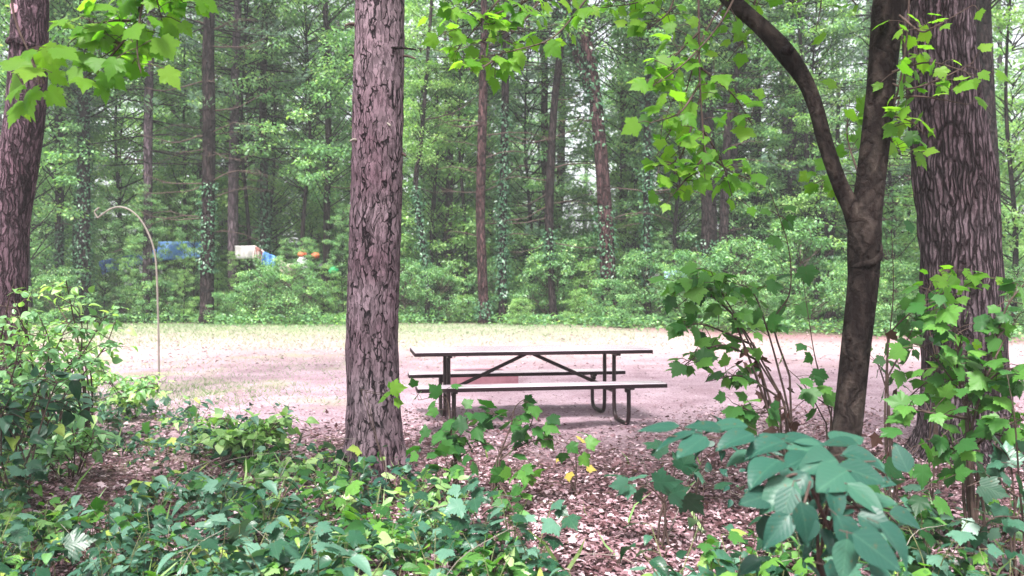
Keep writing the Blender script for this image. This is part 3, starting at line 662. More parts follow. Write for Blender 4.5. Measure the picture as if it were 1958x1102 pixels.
# filler woods ----------------------------------------------------------------
def forest_fill():
    g = np.random.default_rng(3); placed = []
    kinds = [('pine0', 'woodland pine deeper in the wood with blue-green needle plumes', 'pine tree', 'pines deeper in the wood'),
             ('broad0', 'leafy green woodland tree deeper in the wood', 'tree', 'leafy trees deeper in the wood'),
             ('light0', 'paler yellow-green woodland tree deeper in the wood', 'tree', 'pale leafy trees deeper in the wood')]
    trunk_me = {}
    for k in range(4):
        mb = MB(); gg = np.random.default_rng(k); n = 16; z = np.linspace(-.2, 15, n)
        x = np.cumsum(gg.normal(0, .05, n)); y = np.cumsum(gg.normal(0, .05, n)); x -= x[0]; y -= y[0]
        tube(mb, np.c_[x, y, z], np.linspace(.16, .05, n) * gg.uniform(.8, 1.3), 9, rough=.05, seed=k)
        o = mb.build('trunk', [M['dark_bark'], M['gray_bark'], M['red_bark'], M['dark_bark']][k]); trunk_me[k] = o.data; bpy.data.objects.remove(o)
    cnt = 0; tries = 0
    while cnt < 58 and tries < 4000:
        tries += 1
        y = 28.0 + 32 * g.random() ** 1.1; x = g.uniform(-.70, .70) * y
        if any((x - a) ** 2 + (y - b) ** 2 < 2.3 ** 2 for a, b in placed): continue
        # keep a window of sky near px 1100-1150
        px = CX + F * x / y
        if 1085 < px < 1180 and g.random() < .85: continue
        if 1590 < px < 1650 and g.random() < .6: continue
        placed.append((x, y)); cnt += 1
        kk = g.choice(3, p=[.50, .34, .16]); key, lab, cat, grp = kinds[kk]
        key = key[:-1] + str(g.integers(0, 2 if kk == 2 else 3))
        t = empty('pine_tree' if kk == 0 else 'woodland_tree', (x, y, float(gz(x, y))), lab, cat, grp, g.uniform(0, 6.28))
        o = bpy.data.objects.new('trunk', trunk_me[int(g.integers(0, 4))]); col.objects.link(o); o.parent = t
        s = g.uniform(.85, 1.25); o.scale = (s, s, s)
        put('crown', key, t, (0, 0, g.uniform(-.3, 1.2)), s)
forest_fill()
def leafy_mid():
    g = np.random.default_rng(52)
    for k, (px, d, key, z, s_, lab) in enumerate(((585, 26.2, 'broad0', 4.2, .85, 'tall tree with bright leafy limbs at the top just left of the big foreground pine'), (520, 28.0, 'light1', 3.0, .95, 'yellow-green leafy tree rising behind the coloured bags of the camp'),
        (832, 27.0, 'light0', 1.2, .85, 'pale leafy tree between the big foreground pine and the reddish trunk'), (1010, 27.5, 'broad2', 2.0, .8, 'leafy tree filling the gap above the middle of the picnic table'), (1296, 26.6, 'broad1', 1.8, .8, 'leafy tree right of the ivy-covered slender trunk'),
        (1215, 29.0, 'light1', .6, .8, 'yellow-green tree low behind the leaning forked tree'), (1450, 26.8, 'broad0', 1.0, .75, 'leafy tree behind the upper left stem of the forked maple'), (1935, 22.0, 'light0', 2.0, .95, 'bright leafy tree filling the gap right of the oak'), (230, 27.5, 'broad1', 2.2, .9, 'leafy tree standing behind the arch of the hooked pole'), (350, 28.5, 'light0', 2.0, .9, 'pale leafy tree behind the blue tarps'), (1700, 27, 'light1', 1.0, .85, 'yellow-green leafy tree glimpsed between maple and oak'), (60, 24, 'broad2', 2.4, .9, 'leafy tree behind the leaning purplish trunk'),
        (470, 26.5, 'broad1', 4.5, .8, 'leafy tree with its crown high above the white cloth'), (885, 26.5, 'broad0', 5.0, .75, 'leafy tree with a high crown just left of the reddish bare trunk'), (1390, 27.5, 'broad2', 3.6, .85, 'leafy tree behind the hanging maple twigs'),
        (1560, 26.0, 'broad1', 3.0, .7, 'leafy tree filling the V of the forked maple'), (150, 26.5, 'light0', 4.0, .8, 'pale leafy tree with a high crown above the hooked pole tip'))):
        b = G(px, d); t = empty('woodland_tree', b, lab, 'tree', rz=g.uniform(0, 6))
        o = bpy.data.objects.new('trunk', understory_trunk); col.objects.link(o); o.parent = t; o.scale = (1.0, 1.0, 1.25)
        put('crown', key, t, (0, 0, z - 1), s_)

def understory():
    g = np.random.default_rng(15); pts = []
    spec = [(28.4, 15, .42, 'light'), (29.8, 18, .52, 'broad'), (32, 20, .66, 'light'), (35, 20, .8, 'broad')]
    for d0, cnt, s0, kk in spec:
        for k in range(cnt):
            d = d0 + g.normal(0, .4); x = ((k + g.uniform(.1, .9)) / cnt - .5) * 1.36 * d; px = CX + F * x / d
            if 440 < px < 645 and d < 29: continue
            if 1100 < px < 1150: continue
            s = s0 * g.uniform(.75, 1.25)
            if 180 < px < 400 and d < 29: s *= .6
            lab = ('slender young tree with pale leaves at the wood edge', 'pale young trees at the wood edge') if kk == 'light' else ('slender young tree with deep green leaves at the wood edge', 'green young trees at the wood edge')
            t = empty('young_tree', (x, d, float(gz(x, d))), lab[0], 'young tree', lab[1], g.uniform(0, 6.28))
            h = 6 * s; me = understory_trunk
            o = bpy.data.objects.new('trunk', me); col.objects.link(o); o.parent = t; o.scale = (s, s, s)
            put('crown', kk + str(g.integers(0, 2)), t, (0, 0, -.5 * s), s, g.uniform(0, 6), s * .8)
mb = MB(); tube(mb, cr([(0, 0, -.2), (.12, .03, 2), (-.1, .1, 5), (.1, 0, 8.5)], 24), np.linspace(.09, .02, 24), 7, rough=.05)
o = mb.build('trunk', M['dark_bark']); understory_trunk = o.data; bpy.data.objects.remove(o)
understory()
leafy_mid()

def edge_shrubs():
    g = np.random.default_rng(5)
    labs = {'shrub': ('leafy green shrub in the undergrowth at the far edge of the clearing', 'green shrubs along the far edge'),
            'lshrub': ('pale yellow-green shrub in the undergrowth at the far edge of the clearing', 'pale shrubs along the far edge')}
    n = 0
    for row, (d0, cnt, s0) in enumerate(((24.9, 34, .62), (26.3, 32, .95), (28.3, 30, 1.25), (31, 26, 1.5))):
        for k in range(cnt):
            d = d0 + g.normal(0, .35); x = ((k + g.uniform(0, 1)) / cnt - .5) * 1.36 * d; d -= float(shore(x)) * (1, .85, .5, .2)[row]
            px = CX + F * x / d
            if row > 0 and 180 < px < 400 and g.random() < .35: continue
            key = g.choice(['shrub', 'lshrub'], p=[.72, .28]); s = s0 * g.uniform(.7, 1.25)
            if row >= 1 and 430 < px < 650: s *= .62
            if row >= 1 and 180 < px < 400: s *= .7
            t = empty('shrub', (x, d, float(gz(x, d))), labs[key][0], 'shrub', labs[key][1], g.uniform(0, 6.28))
            put('foliage', key + str(g.integers(0, 3 if key == 'shrub' else 2)), t, (0, 0, 0), s)
    # low fringe plants
    mb = MB(); n = 16000; x = g.uniform(-17.5, 17.5, n); y = 24.3 - shore(x) + np.abs(g.normal(0, 1.0, n)) - 1.6 * g.random(n) ** 4; z = gz(x, y) + g.random(n) * .28
    leaves(mb, SMALL, np.c_[x, y, z], rdir(n, .4, g), rdir(n, 1, g) * .6 + np.array([0, -.1, 1]), g.uniform(.06, .14, n), np.clip(g.normal(.38, .25, n), 0, 1))
    tag(mb.build('ground_cover', M['wood_leaf']), 'low leafy ground cover fringing the far edge of the clearing', 'ground cover', kind='stuff')
edge_shrubs()

def screen_plants():
    g = np.random.default_rng(77)
    for k, (px, d, s_) in enumerate(((200, 25.2, .30), (232, 25.9, .24), (262, 25.4, .30), (318, 25.6, .27), (352, 25.2, .22), (372, 26.0, .33), (415, 25.0, .20), (452, 25.2, .19), (512, 25.0, .19), (548, 25.3, .185), (592, 25.1, .185), (628, 24.9, .20), (655, 25.0, .26), (563, 25.0, .2), (582, 24.8, .185), (436, 25.0, .2), (280, 25.0, .3), (1262, 25.2, .2), (1300, 25.0, .17), (1330, 25.3, .22))):
        x = (px - CX) / F * d; t = empty('young_tree', (x, d, float(gz(x, d))), 'small thin leafy tree partly screening the hanging cloths and tarps', 'young tree', 'small trees screening the camp', g.uniform(0, 6))
        o = bpy.data.objects.new('trunk', understory_trunk); col.objects.link(o); o.parent = t; o.scale = (s_ * .8, s_ * .8, s_ * .9)
        put('crown', g.choice(['light0', 'broad1', 'light1']), t, (0, 0, -.3 * s_), s_ * .8, g.uniform(0, 6), s_)
screen_plants()

def far_woods():
    g = np.random.default_rng(9); mb = MB(); pos = []
    for k in range(600):
        y = g.uniform(58, 76); x = g.uniform(-.72, .72) * y; z = g.random() ** 1.1 * 27 + 1
        px = CX + F * x / y
        if z > 9 and g.random() < .25: continue
        if (1085 < px < 1180 or 1590 < px < 1670 or 1900 < px < 1950) and z > 5 and g.random() < .85: continue
        m = 110; r = g.uniform(1.0, 2.4)
        pos.append(np.array([x, y, z]) + rdir(m, .6, g) * (g.random(m) ** .4)[:, None] * r)
    pos = np.concatenate(pos); n = len(pos)
    leaves(mb, QUAD, pos, rdir(n, .7, g), rdir(n, 1, g) + np.array([0, -.2, .8]), g.uniform(.22, .42, n), np.clip(g.normal(.5, .25, n), 0, 1), mi=1)
    for k in range(60):
        y = g.uniform(58, 74); x = g.uniform(-.7, .7) * y; b = gz(x, y)
        tube(mb, np.array([(x, y, b - .2), (x + g.normal(0, .2), y, 9), (x + g.normal(0, .5), y, 22)]), [.25, .18, .08], 6, mi=0, cap=False)
    tag(mb.build('far_woods', [M['dark_bark'], M['wood_leaf']]), 'hazy mass of green woodland behind all the separate trees', 'woods', kind='stuff')
far_woods()

# ------------------------------------------------------------------ campsite cloths
def cloth(name, quad, d, cols, label, cat, thick=.02, nx=22, nz=10, wav=.13, seed=0, loops=None, sag=0):
    """quad: TL, TR, BR, BL in pixels; a rippled cloth with real thickness"""
    g = np.random.default_rng(seed); q = np.array([P(x, y, d) for x, y in quad])
    u = np.linspace(0, 1, nx); v = np.linspace(0, 1, nz); U, Vv = np.meshgrid(u, v)
    W = (q[0] * ((1 - U) * (1 - Vv))[..., None] + q[1] * (U * (1 - Vv))[..., None] + q[2] * (U * Vv)[..., None] + q[3] * ((1 - U) * Vv)[..., None])
    W[..., 1] += wav * np.sin(U * 14 + seed) * (.4 + Vv) + wav * .6 * np.sin(U * 5 + Vv * 4 + seed * 2)
    W[..., 2] -= sag * np.sin(U * np.pi)
    b = W.reshape(-1, 3).mean(0); b[2] = W[..., 2].min(); W = W - b
    bk = W + np.array([0, thick, 0]); V = np.vstack([W.reshape(-1, 3), bk.reshape(-1, 3)]); n0 = nx * nz
    i = np.arange(nz - 1)[:, None] * nx; j = np.arange(nx - 1)[None]
    Fq = np.stack([i + j, i + nx + j, i + nx + j + 1, i + j + 1], -1).reshape(-1, 4)
    Fb = Fq[:, ::-1] + n0; rim = []
    e = list(range(nx)) + [k * nx + nx - 1 for k in range(1, nz)] + [(nz - 1) * nx + k for k in range(nx - 2, -1, -1)] + [k * nx for k in range(nz - 2, 0, -1)]
    for a, c in zip(e, e[1:] + e[:1]): rim.append((a, c, c + n0, a + n0))
    mb = MB(); mb.add(V, np.vstack([Fq, Fb, np.array(rim)])); o = mb.build(name, cols); o.location = b
    return tag(o, label, cat)
def fab(name, c1, c2, scale=6, st=(1, 1, 1)):
    m, nt, out = mat(name); L = nt.links.new
    tc = N(nt, 'ShaderNodeTexCoord'); mp = N(nt, 'ShaderNodeMapping'); mp.inputs['Scale'].default_value = st
    no = N(nt, 'ShaderNodeTexVoronoi', Scale=float(scale)); L(tc.outputs['Object'], mp.inputs[0]); L(mp.outputs[0], no.inputs['Vector'])
    s = N(nt, 'ShaderNodeSeparateColor'); L(no.outputs['Color'], s.inputs[0]); r = ramp(nt, [(.45, c1), (.55, c2)]); L(s.outputs[0], r.inputs[0])
    p = N(nt, 'ShaderNodeBsdfPrincipled'); p.inputs['Roughness'].default_value = .7; L(r.outputs[0], p.inputs['Base Color'])
    t = N(nt, 'ShaderNodeBsdfTranslucent'); L(r.outputs[0], t.inputs[0]); mx = N(nt, 'ShaderNodeMixShader'); mx.inputs[0].default_value = .35
    L(p.outputs[0], mx.inputs[1]); L(t.outputs[0], mx.inputs[2]); L(mx.outputs[0], out.inputs[0]); return m
blue = plain_mat('blue_tarp', (.07, .20, .62), (.25, .48, .90), 2.5, .45, .5)
D = 26.6
cloth('tarp', [(300, 462), (388, 462), (386, 492), (298, 500)], D, [blue], 'bright blue tarp strung left of the dark pine at the clearing edge', 'tarp', seed=1)
cloth('tarp', [(190, 500), (298, 476), (300, 500), (188, 526)], D - .2, [plain_mat('deep_blue_tarp', (.04, .09, .35), (.10, .20, .55), 2.5, .45, .5)], 'deep blue tarp slanting down behind the hooked pole', 'tarp', seed=2)
cloth('cloth', [(449, 470), (488, 470), (490, 494), (449, 496)], D - .7, [fab('white_cloth', (.8, .76, .76), (.86, .82, .82))], 'white cloth hanging at the left end of the line', 'cloth', seed=3, wav=.05)
cloth('cloth', [(486, 469), (505, 480), (503, 502), (484, 496)], D - .7, [fab('floral_cloth', (.8, .7, .66), (.38, .16, .14), 9)], 'white cloth with red and brown markings next to the plain white one', 'cloth', seed=4, wav=.05)
cloth('cloth', [(504, 481), (528, 491), (526, 513), (500, 506)], D - .75, [plain_mat('blue_cloth', (.05, .16, .5), (.16, .36, .75), 3, .7, .3)], 'small strong blue cloth in the middle of the line', 'cloth', seed=5, wav=.05)
cloth('cloth', [(527, 492), (566, 503), (562, 524), (536, 520)], D - .7, [fab('beige_cloth', (.62, .52, .44), (.78, .70, .66), 8)], 'sagging beige cloth right of the small blue one', 'cloth', seed=6, wav=.06, sag=.08)
cloth('tarp', [(1272, 519), (1320, 516), (1322, 530), (1270, 536)], D - 2.6, [plain_mat('pale_blue_tarp', (.22, .33, .65), (.45, .55, .8), 3, .5, .4)], 'small patch of pale blue tarp low behind the right end of the table', 'tarp', seed=7)
def lathe(mb, prof, sides=20, mi=0):
    th = np.linspace(0, 2 * np.pi, sides, endpoint=False); V = np.array([[(r * math.cos(a), r * math.sin(a), z) for a in th] for r, z in prof]).reshape(-1, 3)
    i = np.arange(len(prof) - 1)[:, None] * sides; j = np.arange(sides)[None]; k = (j + 1) % sides
    mb.add(V, np.stack([i + j, i + k, i + sides + k, i + sides + j], -1).reshape(-1, 4), .5, mi)
orange = plain_mat('orange_cloth', (.75, .13, .07), (.85, .2, .1), 5, .6, .4); white = plain_mat('white_canvas', (.72, .72, .76), (.82, .82, .85), 4, .7, .3)
d = 25.8; b = P(578, 516, d); gzv = float(gz(b[0], d))
t = empty('canopy', (b[0], d, gzv), 'small pointed white canopy with an orange peak', 'canopy')
mb = MB(); z1 = b[2] - gzv
prof = [(.24, z1 + .02), (.27, z1 + .06), (.15, z1 + .28), (.09, z1 + .42)]; lathe(mb, prof, 16); mb.build('skirt', white, t)
mb = MB(); lathe(mb, [(.10, z1 + .40), (.15, z1 + .43), (.13, z1 + .52), (.06, z1 + .60), (.02, z1 + .63), (.001, z1 + .64)], 16); mb.build('peak', orange, t)
mb = MB(); tube(mb, np.array([(0, 0, 0), (0, 0, z1 + .5)]), .03, 8); mb.build('post', M['pole'], t)
def sack(name, px, py, d, w, h, m, label, cat):
    b = P(px, py + h / 2, d); g0 = float(gz(b[0], d)); rw = w / F * d / 2; hh = h / F * d
    mb = MB(); z0 = b[2] - g0
    lathe(mb, [(.001, z0), (rw * .7, z0 + .02), (rw, z0 + hh * .3), (rw * .95, z0 + hh * .6), (rw * .55, z0 + hh * .92), (.001, z0 + hh)], 14)
    mb.V[0] = mb.V[0] + (R.normal(0, .012, mb.V[0].shape)).astype(np.float32)
    t = empty(name, (b[0], d, g0), label, cat); mb.build('bag', m, t)
    mb = MB(); tube(mb, np.array([(0, .02, -.02), (.01, .02, z0 * .5), (0, .02, z0 + hh * .4)]), .035, 7); mb.build('stand', M['dark_bark'], t)
sack('camp_bag', 603, 488, 26, 18, 13, orange, 'small red-orange bag right of the orange-peaked canopy', 'bag')
sack('camp_bag', 615, 511, 26, 17, 13, plain_mat('black_cloth', (.02, .02, .025), (.05, .05, .055), 5, .6, .3), 'small black bag between the red and the green one', 'bag')
sack('camp_bag', 636, 517, 26, 24, 16, plain_mat('green_cloth', (.03, .42, .15), (.08, .55, .22), 5, .5, .4), 'small bright green bag close to the big foreground pine', 'bag')

# ------------------------------------------------------------------ foreground trees
def big_pine():
    d = 6.2; b = G(718, d); t = empty('pine_tree', b, 'big straight pine trunk with flaky purplish bark in the foreground, left of the picnic table', 'pine tree')
    o, p, r = trunk_part(t, b, [(717, 930, 112), (715, 800, 103), (713, 600, 99), (719, 400, 97), (723, 200, 96), (727, 0, 93), (731, -300, 88)], d, M['pine_bark'], 72, 420, flare=.30, rough=.02, top_ext=7, seed=4)
    # flaky relief on the mesh so the outline is uneven
    me = o.data; n = len(me.vertices); co = np.empty(n * 3, np.float32); me.vertices.foreach_get('co', co); co = co.reshape(-1, 3)
    cen = np.array([np.interp(co[:, 2], p[:, 2], p[:, k]) for k in (0, 1)]).T
    rad = co[:, :2] - cen; ln = np.linalg.norm(rad, axis=1)[:, None] + 1e-6
    dz = np.array([mnoise.noise(Vector((c[0] * 22, c[1] * 22, c[2] * 6))) + .6 * mnoise.noise(Vector((c[0] * 50, c[1] * 50, c[2] * 18))) for c in co])
    root = np.exp(-np.maximum(co[:, 2], 0) / .15) * .05 * (np.cos(np.arctan2(rad[:, 1], rad[:, 0]) * 5 + 1))
    co[:, :2] += rad / ln * (dz * .009 + root)[:, None]
    me.vertices.foreach_set('co', co.ravel()); me.update()
    def stub(px, py, dx, dyp, L, rr, m='twig'):
        s = P(px, py, d) - b; s[1] -= .12 if abs(px - 720) < 35 else 0
        e = s + np.array([dx, -.04, dyp]); mb = MB()
        q = cr([s + np.array([-dx, .05, -dyp]) * .15, s, (s + e) / 2 + np.array([0, -.01, .008]), e], 12); tube(mb, q, np.linspace(rr * 1.5, rr * .6, 12), 9, rough=.12, seed=int(px))
        mb.build('branch_stub', M[m], t)
    stub(738, 103, .24, -.015, .2, .011, 'dark_bark'); stub(765, 108, .12, -.03, .1, .010); stub(680, 48, -.07, -.02, .1, .013); stub(700, 190, -.03, -.03, .1, .016, 'dark_bark')
    stub(737, 240, .06, -.035, .1, .011, 'pole'); stub(690, 275, -.05, -.01, .1, .011, 'pole'); stub(765, 296, .05, -.015, .1, .014); stub(676, 108, -.03, -.01, .1, .009)
    mbc = pine_crown(99, 7.5, 16, 3.4, .9); oc = mbc.build('crown', [M['dark_bark'], M['needle']], t); oc.location = (.1, 0, 0)
big_pine()

def left_tree():
    d = 9.0; b = G(-4, d); t = empty('woodland_tree', b, 'leaning purplish brown trunk with a small pale lichen patch in the top left', 'tree')
    o, p, r = trunk_part(t, b, [(-2, 780, 92), (4, 560, 86), (12, 430, 82), (32, 320, 75), (48, 220, 70), (54, 120, 67), (58, 0, 64), (62, -200, 58)], d, M['left_bark'], 40, 160, flare=.3, rough=.03, top_ext=6, seed=14)
    mb = MB(); c = P(46, 26, d) - b; c[1] -= .19
    th = np.linspace(0, 6.28, 16, endpoint=False); rr = .06 * (1 + .25 * np.sin(th * 3 + 1)); V = [(0, 0, 0)]
    V += [(math.cos(a) * q, .035 * abs(math.cos(a)), math.sin(a) * q * .9) for a, q in zip(th, rr)]
    V = np.array(V) + c; mb.add(V, [(0, 1 + (k + 1) % 16, 1 + k) for k in range(16)]); mb.build('lichen_patch', M['blockrim'], t)
    mb = MB(); c = P(52, 88, d) - b; c[1] -= .15
    tube(mb, cr([c + [-.16, .05, 0], c + [-.03, -.05, .02], c + [.08, -.03, -.03], c + [.17, .08, -.02]], 16), np.array([.01] + [.03] * 14 + [.01]), 8, rough=.15); mb.build('bark_scar', M['left_bark'], t)
    mb = leafy_crown(101, 7.5, 13, 3.0, 45, 90, .12, QUAD); mb.build('crown', [M['dark_bark'], M['wood_leaf']], t)
left_tree()

def oak():
    d = 6.9; b = G(1845, d); t = empty('oak_tree', b, 'massive oak with deeply ridged grey-brown bark at the right, leaning slightly left', 'oak tree')
    o, p, r = trunk_part(t, b, [(1848, 880, 175), (1846, 760, 152), (1838, 600, 142), (1835, 450, 137), (1822, 330, 134), (1806, 200, 128), (1795, 80, 124), (1790, 0, 126), (1786, -200, 118)], d, M['oak_bark'], 96, 360, flare=.30, rough=.018, top_ext=6, seed=24)
    me = o.data; n = len(me.vertices); co = np.empty(n * 3, np.float32); me.vertices.foreach_get('co', co); co = co.reshape(-1, 3)
    cen = np.array([np.interp(co[:, 2], p[:, 2], p[:, k]) for k in (0, 1)]).T
    rad = co[:, :2] - cen; ln = np.linalg.norm(rad, axis=1)[:, None] + 1e-6
    dz = np.array([abs(mnoise.noise(Vector((c[0] * 16, c[1] * 16, c[2] * 2.4)))) for c in co])
    co[:, :2] += rad / ln * (dz * .03)[:, None]; me.vertices.foreach_set('co', co.ravel()); me.update()
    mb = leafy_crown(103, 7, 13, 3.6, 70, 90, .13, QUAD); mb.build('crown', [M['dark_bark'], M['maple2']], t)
oak()

# sprays of leaves on twigs given as pixel paths with depth ----------------------
def spray(t, b, twigs, n, size, tpl=MAPLE, m='maple', droop=.5, jitter=.07, tr=.005, tm=.55, ts=.2, face=.5, name='foliage', twigm='twig', up=.6, lo=.1, pet=.05):
    """leaves along twigs; face = how far the blades turn to the open side, droop = how far tips hang"""
    mb = MB(); P_ = []; F_ = []; N_ = []
    for tw in twigs:
        q = cr([P(*a) - b for a in tw], 26); tube(mb, q, np.linspace(tr * 1.3, tr * .4, 26), 6, mi=0, cap=False)
        k = max(2, int(round(n * (.6 + .8 * R.random())))); s = np.sort(lo + (1 - lo) * R.random(k)); s[-1] = 1
        c = q[(s * 25).astype(int)]; out = R.normal(0, 1, (k, 3)) * [1, 1, .5]; out /= np.linalg.norm(out, axis=1)[:, None]
        e = c + out * (pet + jitter * R.random(k))[:, None] + [0, 0, .01]
        for a_, e_ in zip(c, e): tube(mb, np.array([a_, (a_ + e_) / 2 + [0, 0, .008], e_]), tr * .36, 4, mi=0, cap=False)
        f = out + R.normal(0, .25, (k, 3)); f[:, 2] -= droop * R.uniform(.3, 1.4, k)
        P_.append(e); F_.append(f); N_.append(R.normal(0, .35, (k, 3)) + np.array([0, -face, up]))
    P_ = np.concatenate(P_); k = len(P_)
    leaves(mb, tpl, P_, np.concatenate(F_), np.concatenate(N_), size * R.uniform(.6, 1.2, k), np.clip(R.normal(tm, ts, k), 0, 1), mi=1, jit=1)
    return mb.build(name, [M[twigm], M[m]], t)

def maple():
    d = 4.25; b = G(1583, d); t = empty('maple_tree', b, 'slender dark maple forking in a V just left of the big oak', 'maple tree')
    trunk_part(t, b, [(1588, 1040, 62), (1606, 920, 56), (1622, 800, 54), (1637, 660, 54), (1650, 540, 56), (1652, 490, 60), (1653, 450, 62), (1658, 400, 57), (1668, 320, 53), (1678, 230, 53), (1687, 140, 53), (1694, 60, 56), (1700, 0, 56), (1706, -60, 42), (1690, -220, 34), (1670, -420, 22)], d, M['maple_bark'], 30, 260, flare=.15, rough=.022, seed=31)
    def limb(pts, n=60, dy=0):
        q = cr([[*(P(x, y, d + e) - b), w / F * d / 2] for x, y, w, e in pts], n); mb = MB(); tube(mb, q[:, :3], q[:, 3], 22, rough=.02, seed=len(pts)); mb.build('limb', M['maple_bark'], t)
    limb([(1660, 500, 30, 0), (1644, 440, 42, 0), (1628, 398, 35, 0), (1607, 355, 30, .0), (1580, 280, 29, .02), (1558, 200, 29, .05), (1536, 150, 31, .08), (1500, 100, 38, .1), (1462, 58, 33, .12), (1420, 20, 31, .15), (1380, -20, 34, .2), (1300, -120, 30, .3), (1180, -220, 24, .4)])
    limb([(1696, 60, 24, .03), (1712, 20, 34, .02), (1745, -22, 30, 0), (1800, -70, 26, -.1), (1880, -130, 18, -.2)], 30)
    # burl and old scar on the stem
    mb = MB(); c = P(1500, 100, d + .1) - b; tube(mb, cr([c + [-.03, -.035, .0], c + [.0, -.058, -.005], c + [.03, -.035, -.01]], 8), [.008, .018, .022, .024, .024, .022, .016, .006], 10, rough=.1); mb.build('branch_scar', M['dark_bark'], t)
    mb = MB(); c = P(1655, 500, d) - b; tube(mb, cr([c + [-.08, -.02, -.03], c + [-.04, -.058, -.02], c + [.02, -.070, .0], c + [.055, -.045, .05], c + [.062, -.02, .12]], 20), [.006, .010, .014, .017, .019, .02, .02, .021, .021, .021, .02, .02, .018, .018, .016, .014, .012, .01, .008, .004], 10, rough=.12); mb.build('bark_ridge', M['maple_bark'], t)
    # thin vine dangling beside the V
    S = lambda *a, **k: spray(t, b, *a, **k)
    # branches above the frame carry these twigs
    S([[(1430, -60, 4.3), (1380, 40, 4.2), (1310, 120, 4.1), (1240, 170, 4.1)], [(1420, -40, 4.5), (1350, 60, 4.4), (1300, 210, 4.3), (1255, 300, 4.3)],
       [(1335, -60, 4.2), (1338, 150, 4.2), (1345, 260, 4.2), (1348, 345, 4.2)], [(1338, 160, 4.2), (1300, 215, 4.1), (1245, 235, 4.0)],
       [(1338, 190, 4.2), (1300, 300, 4.2), (1248, 320, 4.2)], [(1340, 130, 4.2), (1400, 180, 4.3), (1440, 240, 4.4)], [(1345, 250, 4.2), (1380, 310, 4.3), (1400, 375, 4.3)],
       [(1346, 300, 4.2), (1310, 345, 4.2), (1280, 380, 4.2)], [(1450, -30, 4.6), (1430, 60, 4.6), (1390, 120, 4.6)], [(1300, -60, 4.4), (1280, 20, 4.4), (1230, 60, 4.4)],
       [(1338, 60, 4.2), (1290, 110, 4.2), (1262, 160, 4.3)], [(1346, 290, 4.2), (1400, 330, 4.4), (1440, 345, 4.4)]], 15, .085, tm=.6, droop=.5, face=.55, name='hanging_branch')
    S([[(1180, -80, 4.4), (1120, 0, 4.3), (1060, 70, 4.2), (990, 95, 4.1), (910, 112, 4.1)], [(1100, -60, 4.3), (1010, 0, 4.2), (940, 30, 4.1), (860, 60, 4.1)],
       [(1000, -60, 4.2), (930, 30, 4.1), (870, 100, 4.1)], [(960, 105, 4.1), (930, 125, 4.05), (905, 140, 4.0)], [(1080, -70, 4.5), (1010, 30, 4.4), (960, 80, 4.3)],
       [(940, -60, 4.2), (900, 10, 4.1), (850, 30, 4.1)], [(1010, -50, 4.3), (980, 50, 4.2), (900, 85, 4.15)], [(1290, -60, 4.5), (1230, 0, 4.5), (1150, 15, 4.5)]], 20, .08, tm=.66, droop=.5, face=.5, name='hanging_branch')
    S([[(1440, -70, 4.5), (1490, -20, 4.4), (1530, 10, 4.4)], [(1560, -60, 4.6), (1570, 0, 4.6), (1560, 60, 4.5)], [(1590, -60, 4.4), (1630, 0, 4.4), (1640, 10, 4.4)], [(1330, -60, 4.6), (1400, -10, 4.6), (1460, 10, 4.6)]], 9, .08, tm=.6, name='hanging_branch')
    S([[(1720, 30, 4.15), (1760, 60, 4.0), (1790, 50, 3.9), (1860, 10, 3.9)], [(1705, 160, 4.2), (1740, 170, 4.0), (1800, 150, 3.9), (1860, 120, 3.9)], [(1700, 190, 4.2), (1760, 185, 4.0), (1850, 200, 3.9)],
       [(1695, 220, 4.2), (1740, 232, 4.1), (1770, 260, 4.1)], [(1712, 20, 4.2), (1732, 120, 4.15), (1712, 220, 4.1)], [(1700, 140, 4.2), (1780, 120, 4.0), (1880, 150, 3.9)]], 9, .075, tm=.75, droop=.35, face=.35, name='hanging_branch')
    S([[(1640, 330, 4.4), (1620, 260, 4.6), (1625, 190, 4.7)], [(1625, 380, 4.4), (1600, 330, 4.5), (1570, 360, 4.5)], [(1690, 230, 4.4), (1715, 290, 4.5), (1740, 300, 4.5)]], 12, .085, tm=.6, name='hanging_branch')
    mb = leafy_crown(107, 4.2, 8.5, 2.4, 46, 60, .12, MAPLO); mb.build('crown', [M['dark_bark'], M['maple']], t)
    # creeper stem hanging beside the V
    mb = MB(); q = cr([P(1740, -60, 4.1) - b, P(1735, 60, 4.1) - b, P(1722, 150, 4.12) - b, P(1710, 200, 4.15) - b], 20); tube(mb, q, .005, 6); mb.build('twig', M['twig'], t)
maple()

